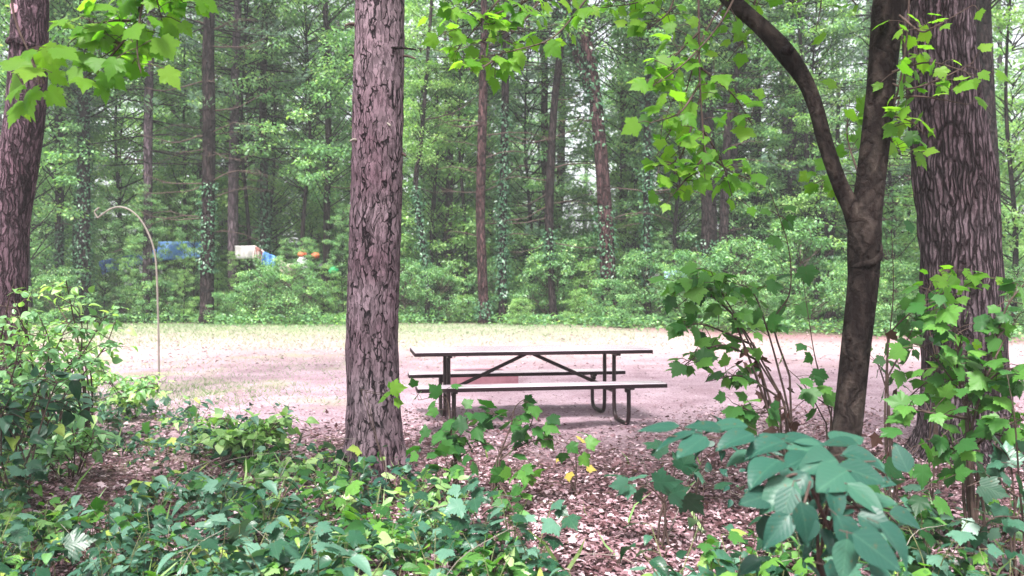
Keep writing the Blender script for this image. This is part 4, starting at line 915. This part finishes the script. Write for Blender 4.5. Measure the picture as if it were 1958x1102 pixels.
def side_maple():
    # stands just outside the frame on the left; its branch reaches into the picture
    d = 3.6; b = np.array([-3.1, 3.2, 0.]); b[2] = float(gz(b[0], b[1])); t = empty('maple_tree', b, 'bright green maple branch hanging in from the top left corner', 'maple tree')
    mb = MB(); q = cr([(0, 0, -.1), (.05, .05, 1.2), (-.02, 0, 2.6), (.1, .1, 4.2), (.05, .1, 6)], 40); tube(mb, q, np.linspace(.10, .04, 40), 14, rough=.04); mb.build('trunk', M['maple_bark'], t)
    mb = MB(); q = cr([(.02, .03, 2.5), P(60, -200, 3.5) - b, P(180, -110, 3.5) - b, P(290, -60, 3.5) - b, P(370, -120, 3.6) - b], 30); tube(mb, q, np.linspace(.03, .008, 30), 8); mb.build('limb', M['maple_bark'], t)
    spray(t, b, [[(290, -60, 3.5), (262, 30, 3.5), (240, 75, 3.5), (210, 100, 3.5), (165, 128, 3.5)], [(290, -60, 3.5), (270, 20, 3.45), (262, 90, 3.4), (270, 140, 3.4)], [(255, 40, 3.5), (215, 40, 3.5), (175, 50, 3.5), (130, 85, 3.5)],
                 [(230, 85, 3.5), (190, 70, 3.5), (150, 95, 3.5)], [(290, -60, 3.5), (300, 0, 3.5), (310, 40, 3.5)], [(285, -50, 3.5), (330, -20, 3.5), (350, 5, 3.5)], [(240, 75, 3.5), (200, 120, 3.5), (160, 150, 3.5)]], 15, .09, tm=.6, droop=.7, face=.6, name='hanging_branch')
    spray(t, b, [[(20, -120, 3.2), (25, 20, 3.2), (60, 110, 3.2), (85, 160, 3.2)], [(60, 110, 3.2), (75, 160, 3.2), (55, 190, 3.2)]], 7, .10, tm=.75, droop=.7, face=.8, lo=.6, name='hanging_branch')
    mb = leafy_crown(111, 3.6, 7, 1.8, 34, 70, .11, MAPLO); mb.build('crown', [M['dark_bark'], M['maple']], t)
side_maple()

# ------------------------------------------------------------------ foreground plants
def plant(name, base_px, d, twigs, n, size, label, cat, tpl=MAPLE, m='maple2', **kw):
    b = G(base_px, d); t = empty(name, b, label, cat, kw.pop('group', None))
    dead = kw.pop('dead', 0); extra = kw.pop('extra', None)
    r = kw.pop('stem', .007)
    mb = MB()
    starts = []
    for tw in twigs:
        q0 = P(*tw[0]) - b; base = np.array([R.normal(0, .02), R.normal(0, .02), -.02]); mid = (q0 + base) / 2 + R.normal(0, .02, 3)
        q = cr([base, mid, q0], 14); tube(mb, q, np.linspace(r, r * .75, 14), 6)
    mb.build('stem', M[kw.get('stemm', 'twig')], t); kw.pop('stemm', None)
    spray(t, b, twigs, n, size, tpl, m, tr=r * .62, name=kw.pop('part', 'leaf_spray'), **kw)
    if dead:
        q = np.array([P(*tw[0]) - b for tw in twigs])
        for _ in range(dead):
            mb = MB(); f = R.uniform(.35, 1); pos = q[R.integers(0, len(q))] * f + R.normal(0, .035, 3)
            leaves(mb, MAPLO, pos[None], rdir(1) * [1, 1, .4] + [0, 0, -1], rdir(1), R.uniform(.04, .09, 1), R.random(1)); mb.build('withered_leaf', M['dead'], t)
    return t

# shrub left of the maple stem
plant('maple_sapling', 1535, 5.2, [[(1500, 770, 5.2), (1450, 690, 5.2), (1400, 600, 5.1), (1340, 560, 5.0), (1290, 590, 5.0)], [(1495, 760, 5.2), (1440, 660, 5.2), (1380, 560, 5.1), (1360, 520, 5.0)], [(1500, 750, 5.2), (1470, 640, 5.2), (1440, 560, 5.1), (1400, 540, 5.0)],
    [(1510, 720, 5.2), (1480, 620, 5.2), (1510, 560, 5.2), (1507, 470, 5.2), (1470, 360, 5.2)], [(1450, 690, 5.2), (1380, 660, 5.0), (1320, 690, 4.9), (1290, 720, 4.9)], [(1490, 760, 5.2), (1420, 720, 5.1), (1350, 730, 5.0)],
    [(1440, 660, 5.2), (1340, 620, 5.0), (1290, 640, 4.9)], [(1400, 600, 5.1), (1330, 540, 5.0), (1300, 545, 5.0)], [(1500, 780, 5.1), (1450, 790, 5.0), (1400, 770, 4.9)]],
    17, .10, 'dense leafy maple sapling with dead brown leaves on its stems, left of the forked maple', 'sapling', m='maple2', tm=.62, droop=.4, face=.35, dead=34, stem=.009, lo=.3)
plant('maple_sapling', 1590, 4.9, [[(1590, 800, 4.9), (1560, 690, 4.9), (1545, 600, 4.9), (1530, 500, 4.9)], [(1580, 810, 4.9), (1540, 740, 4.8), (1500, 700, 4.8)], [(1590, 780, 4.9), (1550, 760, 4.8), (1510, 790, 4.8)]],
    6, .11, 'thin sapling rising close against the left side of the forked maple', 'sapling', tm=.5, droop=.4, face=.35, stem=.006)
plant('maple_sapling', 1700, 4.7, [[(1700, 840, 4.7), (1697, 700, 4.7), (1708, 560, 4.7), (1705, 440, 4.7)], [(1698, 720, 4.7), (1740, 640, 4.7), (1770, 560, 4.8)], [(1700, 760, 4.7), (1680, 700, 4.8), (1670, 690, 4.8)], [(1698, 640, 4.7), (1740, 600, 4.6), (1770, 600, 4.6)], [(1700, 800, 4.7), (1760, 740, 4.6), (1800, 720, 4.6)]],
    8, .09, 'tall straight thin sapling between the forked maple and the oak', 'sapling', tm=.5, droop=.35, face=.3, stem=.007, dead=8)
plant('maple_sapling', 1862, 4.3, [[(1858, 880, 4.3), (1850, 780, 4.3), (1800, 700, 4.3), (1760, 660, 4.3)], [(1852, 840, 4.3), (1880, 740, 4.2), (1920, 650, 4.2), (1950, 600, 4.2)], [(1850, 800, 4.3), (1830, 700, 4.3), (1840, 640, 4.2)], [(1855, 860, 4.3), (1910, 820, 4.1), (1960, 800, 4.1)],
    [(1850, 800, 4.3), (1780, 790, 4.2), (1730, 780, 4.2)], [(1848, 780, 4.3), (1900, 720, 4.2), (1950, 700, 4.1)], [(1850, 770, 4.3), (1820, 620, 4.3), (1790, 560, 4.3)], [(1870, 760, 4.3), (1920, 600, 4.2), (1960, 540, 4.2)], [(1858, 870, 4.3), (1800, 850, 4.2), (1770, 840, 4.2)]],
    20, .095, 'bushy bright sapling in front of the foot of the oak', 'sapling', m='maple2', tm=.62, droop=.35, face=.4, stem=.010, lo=.2)
plant('maple_sapling', 1790, 5.0, [[(1790, 700, 5.0), (1800, 600, 5.0), (1850, 545, 5.0), (1890, 530, 5.0)], [(1790, 690, 5.0), (1770, 580, 5.0), (1800, 520, 5.0), (1850, 525, 5.0)], [(1792, 700, 5.0), (1830, 640, 4.9), (1880, 620, 4.9)], [(1790, 760, 5.0), (1820, 700, 4.9), (1860, 680, 4.9)]],
    11, .075, 'yellow-green sapling spreading flat leaves across the middle of the oak trunk', 'sapling', m='maple', tm=.55, droop=.15, face=.15, stem=.006, lo=.3)
plant('leafy_plant', 1950, 3.9, [[(1940, 960, 3.9), (1930, 880, 3.9), (1900, 850, 3.8)], [(1950, 940, 3.9), (1940, 800, 3.8), (1930, 740, 3.8)], [(1945, 950, 3.9), (1890, 920, 3.8), (1850, 930, 3.7)], [(1950, 990, 3.9), (1900, 990, 3.8), (1870, 1020, 3.8)]],
    9, .11, 'broad pale green leaves at the right edge of the picture beside the oak sapling', 'plant', m='blue', tm=.5, droop=.3, face=.3)
plant('maple_sapling', 1690, 4.0, [[(1690, 960, 4.0), (1720, 900, 4.0), (1760, 850, 4.0)], [(1690, 970, 4.0), (1660, 900, 4.0), (1700, 850, 4.0)], [(1700, 980, 4.0), (1760, 940, 3.9), (1800, 930, 3.9)], [(1695, 980, 4.0), (1730, 1010, 3.9), (1780, 1010, 3.8)]],
    7, .10, 'low dark-stemmed seedling at the right foot of the forked maple', 'sapling', m='maple2', tm=.4, droop=.35, face=.35)

# central seedlings at the edge of the table's dirt
plant('maple_sapling', 862, 5.3, [[(865, 860, 5.3), (860, 800, 5.3), (850, 760, 5.3), (800, 765, 5.2)], [(870, 850, 5.3), (900, 800, 5.3), (930, 790, 5.3), (970, 800, 5.3)], [(868, 870, 5.3), (840, 850, 5.2), (820, 860, 5.2)], [(872, 880, 5.3), (900, 860, 5.2), (930, 850, 5.2), (970, 860, 5.2)], [(865, 880, 5.2), (850, 900, 5.1), (830, 920, 5.0)], [(868, 830, 5.3), (890, 815, 5.3), (920, 820, 5.2)]],
    13, .10, 'leafy dark green seedling clump between the big pine and the table leg', 'sapling', m='maple2', tm=.42, droop=.35, face=.5, lo=.1)
plant('maple_sapling', 930, 5.1, [[(950, 880, 5.1), (975, 820, 5.1), (985, 780, 5.1), (1000, 765, 5.1)], [(955, 880, 5.1), (1000, 850, 5.1), (1050, 840, 5.0), (1090, 850, 5.0)], [(955, 900, 5.1), (1000, 900, 5.0), (1030, 920, 5.0)], [(960, 860, 5.1), (1010, 820, 5.1), (1020, 790, 5.1)], [(945, 910, 5.1), (970, 950, 4.9), (985, 985, 4.8)]],
    10, .09, 'thin leaning seedling in front of the picnic table, reaching right', 'sapling', m='maple2', tm=.55, droop=.3, face=.45, lo=.25)
plant('leafy_plant', 1105, 5.6, [[(1102, 900, 5.6), (1100, 860, 5.6)], [(1102, 905, 5.6), (1092, 880, 5.6)]], 1, .075, 'small seedling with yellowing leaves standing alone in the dirt before the table', 'plant', m='yellow', tm=.7, droop=.2, face=.4, part='foliage')
plant('leafy_plant', 760, 5.55, [[(690, 745, 5.6), (730, 752, 5.55), (745, 745, 5.55)], [(700, 750, 5.6), (735, 758, 5.55), (745, 770, 5.55)]], 2, .11, 'fine twig with a few bright leaves crossing the foot of the big pine', 'plant', m='maple', tm=.7, droop=.1, face=1.1, stem=.003, part='foliage', lo=.8, up=.3, jitter=.02, pet=.02)
# weeping fine-leaved plant
plant('leafy_plant', 850, 4.7, [[(850, 940, 4.7), (830, 930, 4.6), (800, 960, 4.5), (780, 1000, 4.4)], [(850, 935, 4.7), (850, 960, 4.6), (830, 1020, 4.5)], [(850, 930, 4.7), (815, 935, 4.6), (790, 950, 4.5)], [(850, 940, 4.7), (870, 980, 4.6), (860, 1040, 4.5)]],
    18, .07, 'arching plant with many narrow pale green leaflets before the seedling clump', 'plant', tpl=tpl_ovate(.2, 5, .2, .1), m='light_leaf', tm=.5, droop=.4, face=.5)
# whitish seedling left of the big leaf shrub
plant('leafy_plant', 1265, 4.3, [[(1270, 960, 4.3), (1240, 930, 4.25), (1215, 935, 4.2)], [(1270, 955, 4.3), (1290, 900, 4.3), (1285, 880, 4.3)], [(1272, 960, 4.3), (1310, 930, 4.2), (1340, 940, 4.2)]], 5, .125, 'grey-green seedling with flat leaves in the leaf litter right of centre', 'plant', m='blue', tm=.45, droop=.15, face=.2, tpl=MAPLE)
plant('leafy_plant', 1330, 4.5, [[(1340, 900, 4.5), (1345, 820, 4.5), (1360, 790, 4.5)], [(1342, 880, 4.5), (1380, 850, 4.4), (1400, 860, 4.4)], [(1340, 910, 4.5), (1370, 900, 4.4), (1400, 920, 4.3)], [(1345, 920, 4.5), (1400, 940, 4.4), (1440, 900, 4.4)]], 7, .07, 'wispy dark seedling with small leaves left of the broad-leaved shrub', 'plant', tpl=OVATE, m='big', tm=.4, droop=.2, face=.2, stem=.003)

# big broad-leaved shrub in the lower right -- leaves placed one by one
def broad_shrub():
    d0 = 2.55; b = np.array([(1600 - CX) / F * d0, d0, 0.]); b[2] = float(gz(b[0], b[1]))
    t = empty('broad_leaved_shrub', b, 'large shrub with broad dull blue-green oval leaves in the lower right corner', 'shrub')
    mb = MB()
    tw = [[(1570, 1080, 2.6), (1560, 960, 2.55), (1500, 870, 2.5), (1400, 830, 2.5), (1280, 822, 2.5)], [(1570, 1080, 2.6), (1590, 940, 2.5), (1620, 880, 2.4), (1680, 870, 2.4)], [(1590, 1000, 2.5), (1540, 900, 2.3), (1480, 920, 2.25), (1440, 980, 2.2)],
          [(1590, 1000, 2.5), (1620, 930, 2.3), (1640, 950, 2.2), (1700, 1060, 2.1)], [(1570, 960, 2.5), (1560, 900, 2.3), (1540, 960, 2.2), (1520, 1010, 2.15)], [(1600, 960, 2.4), (1700, 960, 2.3), (1760, 1010, 2.2)]]
    base = np.array([0, 0, -.03])
    for w in tw[:2]: tube(mb, cr([base, (base + P(*w[0]) - b) / 2 + [.01, 0, 0], P(*w[0]) - b], 10), .017, 10, cap=False)
    for w in tw: tube(mb, cr([P(*a) - b - [0, -.02, .022] for a in w], 26), np.linspace(.006, .002, 26), 8)
    mb.build('stem', M['twig'], t)
    # (base px, base py, tip px, tip py, depth at base, towards viewer, normal(x, y, z))
    LV = [(1330, 826, 1212, 862, 2.5, 0, (.0, -.35, 1)), (1300, 815, 1190, 822, 2.55, .05, (0, -.2, 1)), (1390, 822, 1300, 808, 2.6, 0, (0, -.3, 1)), (1350, 835, 1290, 872, 2.45, -.05, (-.2, -.4, 1)),
          (1440, 830, 1360, 850, 2.45, -.06, (0, -.4, 1)), (1430, 815, 1345, 812, 2.6, 0, (0, -.25, 1)), (1500, 845, 1400, 858, 2.45, -.06, (0, -.35, 1)), (1520, 850, 1455, 822, 2.6, .1, (0, -.35, 1)),
          (1500, 838, 1590, 845, 2.55, 0, (0, -.35, 1)), (1580, 865, 1500, 850, 2.5, 0, (.1, -.4, 1)), (1560, 870, 1480, 885, 2.4, -.1, (-.1, -.5, 1)), (1490, 880, 1425, 915, 2.3, -.08, (-.4, -.6, .9)),
          (1590, 845, 1655, 832, 2.65, .05, (.1, -.3, 1)), (1600, 880, 1520, 890, 2.35, -.08, (0, -.6, 1)), (1610, 868, 1700, 880, 2.45, -.05, (.1, -.45, 1)), (1640, 850, 1560, 840, 2.6, .05, (0, -.35, 1)),
          (1620, 900, 1545, 945, 2.25, -.1, (-.15, -.8, .8)), (1600, 890, 1705, 925, 2.3, -.08, (.1, -.75, .8)), (1620, 925, 1700, 985, 2.2, -.08, (.25, -.8, .7)), (1590, 930, 1610, 1000, 2.2, -.06, (.2, -.9, .6)),
          (1520, 920, 1450, 975, 2.25, -.06, (-.3, -.9, .6)), (1515, 930, 1490, 1010, 2.2, -.04, (-.2, -.95, .5)), (1480, 945, 1412, 962, 2.25, -.05, (-.3, -.8, .7)), (1530, 960, 1555, 1050, 2.15, -.03, (.1, -1, .45)),
          (1510, 985, 1460, 1045, 2.15, -.04, (-.2, -1, .5)), (1550, 985, 1535, 1045, 2.15, -.02, (-.1, -1, .45)), (1600, 985, 1650, 1075, 2.1, -.05, (.3, -.9, .6)), (1640, 985, 1715, 1010, 2.15, -.06, (.2, -.75, .8)),
          (1620, 1030, 1610, 1115, 2.05, -.03, (-.1, -1, .5)), (1630, 1020, 1745, 1100, 2.0, -.05, (.25, -.85, .7)), (1680, 1000, 1760, 1080, 2.1, -.05, (.35, -.8, .7)), (1700, 980, 1770, 1000, 2.25, -.03, (.3, -.6, .8)),
          (1650, 960, 1720, 955, 2.3, -.03, (.1, -.6, .9)), (1440, 870, 1385, 880, 2.5, 0, (-.1, -.4, 1)), (1545, 905, 1500, 955, 2.3, -.05, (-.2, -.8, .7)), (1660, 1080, 1720, 1120, 2.05, -.02, (.3, -.7, .7)),
          (1575, 1080, 1625, 1120, 2.1, 0, (.1, -.8, .7)), (1460, 985, 1480, 1050, 2.35, 0, (-.1, -.9, .6)), (1570, 940, 1635, 905, 2.45, .06, (.1, -.6, .9)), (1690, 900, 1650, 860, 2.6, .05, (0, -.3, 1))]
    m2 = MB(); pos = []; fw = []; nr = []; sz = []
    for x0, y0, x1, y1, dd, dv, nn in LV:
        a = P(x0, y0, dd) - b; c = P(x1, y1, dd + dv) - b; pos.append(a); fw.append(c - a); nr.append(np.array(nn) + R.normal(0, .12, 3)); sz.append(min(.135, np.linalg.norm(c - a) * .98))
    k = len(pos); leaves(m2, OVFLAT, pos, np.array(fw), np.array(nr), np.array(sz), R.uniform(.3, .85, k), jit=1)
    # each leaf stalk
    for a, f in zip(pos, fw): tube(m2, np.array([a - f / np.linalg.norm(f) * .03 + [0, .012, -.015], a + f * .01]), .0014, 5, mi=1)
    # smaller, darker-tinted leaves lower in the shrub
    g = np.random.default_rng(8); k = 46; c = np.array([P(g.uniform(1440, 1740), g.uniform(880, 1080), g.uniform(2.45, 2.8)) - b for _ in range(k)])
    leaves(m2, OVATE, c, rdir(k, .3, g) + [0, -.3, -.3], g.normal(0, .3, (k, 3)) + [0, -.3, 1], g.uniform(.06, .11, k), g.uniform(0, .7, k), jit=1)
    m2.build('leaf_spray', [M['big'], M['twig']], t)
broad_shrub()

# left bushes
def small_bush(px, d, h, w, seed, label, m='wood_leaf', size=.06, nst=7, per=26, tpl=OVATE, cat='bush', name='bush', tm=.5, group=None, bare=.2):
    g = np.random.default_rng(seed); b = G(px, d); t = empty(name, b, label, cat, group); mb = MB(); ml = MB(); P_ = []; F_ = []; 
    for k in range(nst):
        a = g.uniform(0, 6.28); e = np.array([math.cos(a) * w * g.uniform(.4, 1), math.sin(a) * w * g.uniform(.4, 1) * .8, h * g.uniform(.6, 1.05)])
        q = cr([(g.normal(0, .02), g.normal(0, .02), -.02), e * [.35, .35, .5] + g.normal(0, .03, 3), e * [.8, .8, .85] + g.normal(0, .03, 3), e], 22)
        tube(mb, q, np.linspace(.010, .003, 22) * (h / 1.2) ** .5, 6)
        for s in range(6):
            i = g.integers(6, 21); dd = g.normal(0, 1, 3) * [1, 1, .35]; dd /= np.linalg.norm(dd); L = g.uniform(.12, .3) * w / .5
            q2 = cr([q[i], q[i] + dd * L * .5 + [0, 0, .03], q[i] + dd * L], 8); tube(mb, q2, np.linspace(.004, .0015, 8), 4, cap=False)
            kk = g.integers(int(per * .15), int(per * .35) + 2); ii = g.integers(1, 8, kk); o = g.normal(0, 1, (kk, 3)) * [1, 1, .4]; o /= np.linalg.norm(o, axis=1)[:, None]
            P_.append(q2[ii] + o * .02); F_.append(o + dd * .6 + [0, 0, -.2])
    mb.build('stem', M['twig'], t); P_ = np.concatenate(P_); F_ = np.concatenate(F_); n = len(P_)
    leaves(ml, tpl, P_, F_, g.normal(0, .4, (n, 3)) + [0, -.2, .9], g.uniform(.6, 1.3, n) * size, np.clip(g.normal(tm, .22, n), 0, 1), jit=1)
    ml.build('foliage', M[m], t); return t
small_bush(95, 7.0, 1.30, .62, 201, 'tall dark-stemmed bush with small leaves at the far left, before the clearing', 'wood_leaf', .075, 9, 25, tm=.55)
small_bush(20, 6.4, 1.05, .6, 202, 'dense bush at the left edge below the leaning tree', 'wood_leaf', .075, 9, 28, tm=.4)
small_bush(175, 7.6, 1.55, .55, 203, 'airy bush with round yellow-green leaves in front of the hooked pole', 'light_leaf', .085, 6, 22, tm=.6)
small_bush(-30, 7.2, 1.5, .7, 204, 'tall pale bush cut by the left edge of the picture', 'light_leaf', .075, 8, 26, tm=.35)
small_bush(140, 6.0, .48, .42, 205, 'low bush with drooping leaves beneath the dark-stemmed one', 'wood_leaf', .08, 7, 24, tm=.4)
small_bush(255, 8.6, .45, .5, 206, 'low pale bush near the foot of the hooked pole', 'wood_leaf', .075, 8, 30, tm=.75)
small_bush(40, 5.0, .75, .5, 207, 'bush with broad grey-green leaves at the left edge above the bare litter', 'blue', .10, 7, 18, tm=.5)
small_bush(470, 6.6, .36, .4, 209, 'small pale clump of leaves beside the dirt nearest the big pine', 'light_leaf', .085, 7, 30, tm=.5)

# ground cover lower left: individual seedlings over a low mat
def cover_density(x, y):
    px = CX + F * x / y; py = CY + F * (H - gz(x, y)) / y
    edge = np.interp(px, [-80, 150, 330, 480, 600, 700, 860, 980, 1050, 1200, 1400, 1560, 1990], [640, 735, 780, 820, 880, 925, 965, 1040, 1150, 1190, 1085, 1040, 960])
    v = sstep(-25, 45, py - edge)
    hole = np.exp(-(((px - 190) / 95) ** 2 + ((py - 940) / 62) ** 2))
    hole2 = np.exp(-(((px - 330) / 70) ** 2 + ((py - 900) / 25) ** 2))
    n = sstep(.30, .62, .5 + .3 * np.sin(x * 5.3 + y * 1.1) * np.cos(y * 4.1 - x * 2) + .25 * np.sin(x * 11 - y * 3) * np.sin(y * 9 + x * 4))
    return v * (1 - 1.0 * np.minimum(1, hole * 1.6)) * (1 - hole2 * .8) * (.10 + .9 * n) * np.where(px > 1150, .55, 1)
def ground_cover():
    g = np.random.default_rng(31); mb = MB()
    n = 30000; y = 3.0 + 7.5 * g.random(n) ** 1.25; x = g.uniform(-.68, .68, n) * y
    k = g.random(n) < cover_density(x, y); x, y = x[k], y[k]; n = len(x)
    hmax = .08 + .22 * (.5 + .5 * np.sin(x * 3.1 + 1) * np.cos(y * 2.7)) * (y < 7)
    z = gz(x, y) + .02 + hmax * g.random(n) ** .8
    pos = np.c_[x, y, z]; f = rdir(n, .3, g); nr = g.normal(0, .42, (n, 3)) + [0, -.25, 1]
    s = .03 + .085 * g.random(n) ** 2.0; tt = np.clip(g.normal(.45, .28, n), 0, 1)
    tt = np.where(g.random(n) < .06, g.uniform(.85, 1, n), tt)
    patchy = np.sin(x * 2.3 + 2) * np.cos(y * 1.9 + x) + g.normal(0, .55, n)
    kind = g.random(n)
    for lo_, hi_, tp_, ss in ((0, .3, MAPLE, 1.15), (.3, .62, tpl_ovate(.34, 5, .3, .28), 1.0), (.62, .85, tpl_ovate(.22, 5, .3, .2), 1.0), (.85, 1.01, tpl_ovate(.42, 5, .1, .1), .8)):
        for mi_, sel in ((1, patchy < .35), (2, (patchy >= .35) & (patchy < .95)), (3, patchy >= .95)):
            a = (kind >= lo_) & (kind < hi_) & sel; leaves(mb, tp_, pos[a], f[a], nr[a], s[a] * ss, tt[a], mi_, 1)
    q = g.random(n) < .25
    for p_ in pos[q][:2600]:
        e = np.array([p_[0] + g.normal(0, .03), p_[1] + g.normal(0, .03), float(gz(p_[0], p_[1]))]); tube(mb, np.array([e, (e + p_) / 2 + [g.normal(0, .01), 0, 0], p_]), .0022, 3, mi=0, cap=False)
    for _ in range(190):
        y_ = 3.4 + 4.6 * g.random(); x_ = g.uniform(-.62, .5) * y_
        if g.random() > cover_density(np.array(x_), np.array(y_)) + .15: continue
        c_ = np.array([x_, y_, float(gz(x_, y_))]); d_ = g.normal(0, .12, 3); L_ = g.uniform(.15, .5)
        tube(mb, cr([c_, c_ + [d_[0], d_[1], L_ * .6], c_ + [d_[0] * 2.6, d_[1] * 2.6, L_ * g.uniform(.6, 1.1)]], 9), np.linspace(.003, .0012, 9), 4, mi=4, cap=False)
    m_ = 1500; y_ = 3.1 + 4.5 * g.random(m_); x_ = g.uniform(-.64, .64, m_) * y_; k_ = g.random(m_) < cover_density(x_, y_) * .6 + .04; x_, y_ = x_[k_], y_[k_]; m_ = len(x_)
    dd_ = rdir(m_, .2, g); dd_[:, 2] = g.uniform(.5, 1.8, m_)
    leaves(mb, (np.array([(-.035, 0, 0), (.035, 0, 0), (.03, .5, .03), (-.03, .5, .03), (0, 1, -.25)]), np.array([(0, 1, 2), (0, 2, 3), (3, 2, 4)])), np.c_[x_, y_, gz(x_, y_)], dd_, rdir(m_, .1, g), g.uniform(.10, .30, m_), np.clip(g.normal(.6, .25, m_), 0, 1), 3)
    tag(mb.build('ground_cover', [M['greentwig'], M['blue'], M['maple2'], M['light_leaf'], M['pole']]), 'low mat of blue-green creeping leaves across the lower left foreground', 'ground cover', kind='stuff')
ground_cover()
def seedlings():
    g = np.random.default_rng(41)
    key = []
    for k in range(4):   # four source seedlings
        tp, m, tm = ((MAPLE, 'blue', .5), (OVATE, 'blue', .45), (MAPLE, 'maple2', .6), (OVFLAT, 'big', .6))[k]
        ms = MB(); ml = MB(); P_ = []; F_ = []; N_ = []
        for s_ in range(4 + k % 2):
            a = g.uniform(0, 6.28); e = np.array([math.cos(a) * .16, math.sin(a) * .16, g.uniform(.22, .42)]); q = cr([(0, 0, -.02), e * [.3, .3, .5], e], 12)
            tube(ms, q, np.linspace(.004, .002, 12), 5)
            for j in range(5):
                c = q[min(11, 4 + 2 * j)]; b_ = g.uniform(0, 6.28); o = np.array([math.cos(b_), math.sin(b_), .1]); P_.append(c + o * .04); F_.append(o * 1 + [0, 0, -.25]); N_.append(g.normal(0, .2, 3) + [0, -.15, 1])
                tube(ms, np.array([c, c + o * .042]), .0013, 4, cap=False)
        P_ = np.array(P_); n = len(P_); leaves(ml, tp, P_, np.array(F_), np.array(N_) + g.normal(0, .25, (n, 3)), g.uniform(.045, .11, n), np.clip(g.normal(tm, .25, n), 0, 1), jit=1)
        so = ms.build('stem', M['greentwig']); lo = ml.build('foliage', M[m]); key.append((so.data, lo.data)); bpy.data.objects.remove(so); bpy.data.objects.remove(lo)
    labs = ['blue-green lobed seedling in the lower left undergrowth', 'blue-green oval-leaved seedling in the lower left undergrowth', 'bright green lobed seedling in the near undergrowth', 'dull dark broad-leaved seedling in the near undergrowth']
    grp = ['lobed blue-green seedlings', 'oval-leaved seedlings', 'bright lobed seedlings', 'dull broad-leaved seedlings']
    pl = []; tries = 0
    while len(pl) < 95 and tries < 20000:
        tries += 1; y = 3.1 + 5.4 * g.random() ** 1.3; x = g.uniform(-.66, .66) * y
        if g.random() > cover_density(np.array(x), np.array(y)): continue
        if any((x - a) ** 2 + (y - c) ** 2 < .15 ** 2 for a, c in pl): continue
        if abs(x + 1.0) < .35 and abs(y - 6.2) < .35: continue
        pl.append((x, y)); k = int(g.choice(4, p=[.34, .3, .2, .16])); s = g.uniform(.5, 1.0)
        t = empty('seedling', (x, y, float(gz(x, y))), labs[k], 'seedling', grp[k], g.uniform(0, 6.28)); t.scale = (s, s, s)
        for nm, me in zip(('stem', 'foliage'), key[k]):
            o = bpy.data.objects.new(nm, me); col.objects.link(o); o.parent = t
seedlings()

# ------------------------------------------------------------------ haze
def added_haze():
    mb = MB(); x0, x1, y0, y1, z0, z1 = -125, 125, -65, 155, -1.5, 36
    V = [(x, y, z) for x in (x0, x1) for y in (y0, y1) for z in (z0, z1)]
    mb.add(V, [(0, 1, 3, 2), (4, 6, 7, 5), (0, 4, 5, 1), (2, 3, 7, 6), (0, 2, 6, 4), (1, 5, 7, 3)])
    m, nt, out = mat('added_haze'); v = nt.nodes.new('ShaderNodeVolumePrincipled')
    v.inputs['Color'].default_value = (.90, .95, .95, 1); v.inputs['Density'].default_value = .0018  # volume added to lift dark gaps and pale the background
    nt.links.new(v.outputs[0], out.inputs['Volume'])
    tag(mb.build('added_haze', m, smooth=False), 'thin pale air added to lighten the gaps between the trees', 'added_haze', kind='stuff')
added_haze()
# ------------------------------------------------------------------ camera, light
cam = bpy.data.cameras.new('camera'); co = bpy.data.objects.new('camera', cam); col.objects.link(co)
co.location = (0, 0, H); co.rotation_euler = (math.radians(90), 0, 0)
cam.sensor_width = 36; cam.lens = 36 * F / 1958; cam.clip_end = 1500; cam.clip_start = .05
cam.dof.use_dof = True; cam.dof.focus_distance = 5.6; cam.dof.aperture_fstop = 3.0
sc.camera = co
el, az = math.radians(60), math.radians(195)   # sun behind the camera, a little to the left
w = bpy.data.worlds.new('World'); sc.world = w; w.use_nodes = True; nt = w.node_tree
bg = nt.nodes['Background']; sky = nt.nodes.new('ShaderNodeTexSky'); sky.sky_type = 'NISHITA'; sky.sun_disc = False
sky.sun_elevation = el; sky.sun_rotation = az; sky.dust_density = 4.0; sky.air_density = 1.0
hs = nt.nodes.new('ShaderNodeHueSaturation'); hs.inputs['Saturation'].default_value = .22; hs.inputs['Value'].default_value = 1.0
nt.links.new(sky.outputs[0], hs.inputs['Color']); nt.links.new(hs.outputs[0], bg.inputs[0]); bg.inputs[1].default_value = .125
sl = bpy.data.lights.new('sun', 'SUN'); so = bpy.data.objects.new('sun', sl); col.objects.link(so)
sl.energy = 3.7; sl.angle = math.radians(12); sl.color = (1, .96, .93)
dv = Vector((math.sin(az) * math.cos(el), math.cos(az) * math.cos(el), math.sin(el)))
so.rotation_euler = dv.to_track_quat('Z', 'Y').to_euler(); so.location = (0, 0, 20)
sc.view_settings.view_transform = 'Standard'; sc.view_settings.look = 'None'; sc.view_settings.gamma = 1
sc.view_settings.exposure = 1.8
sc.render.engine = 'CYCLES'; cy = sc.cycles
cy.max_bounces = 6; cy.diffuse_bounces = 4; cy.glossy_bounces = 2; cy.transmission_bounces = 4; cy.transparent_max_bounces = 4
cy.use_denoising = True; cy.sample_clamp_indirect = 4; cy.use_adaptive_sampling = True; cy.adaptive_threshold = .02
cy.caustics_reflective = False; cy.caustics_refractive = False
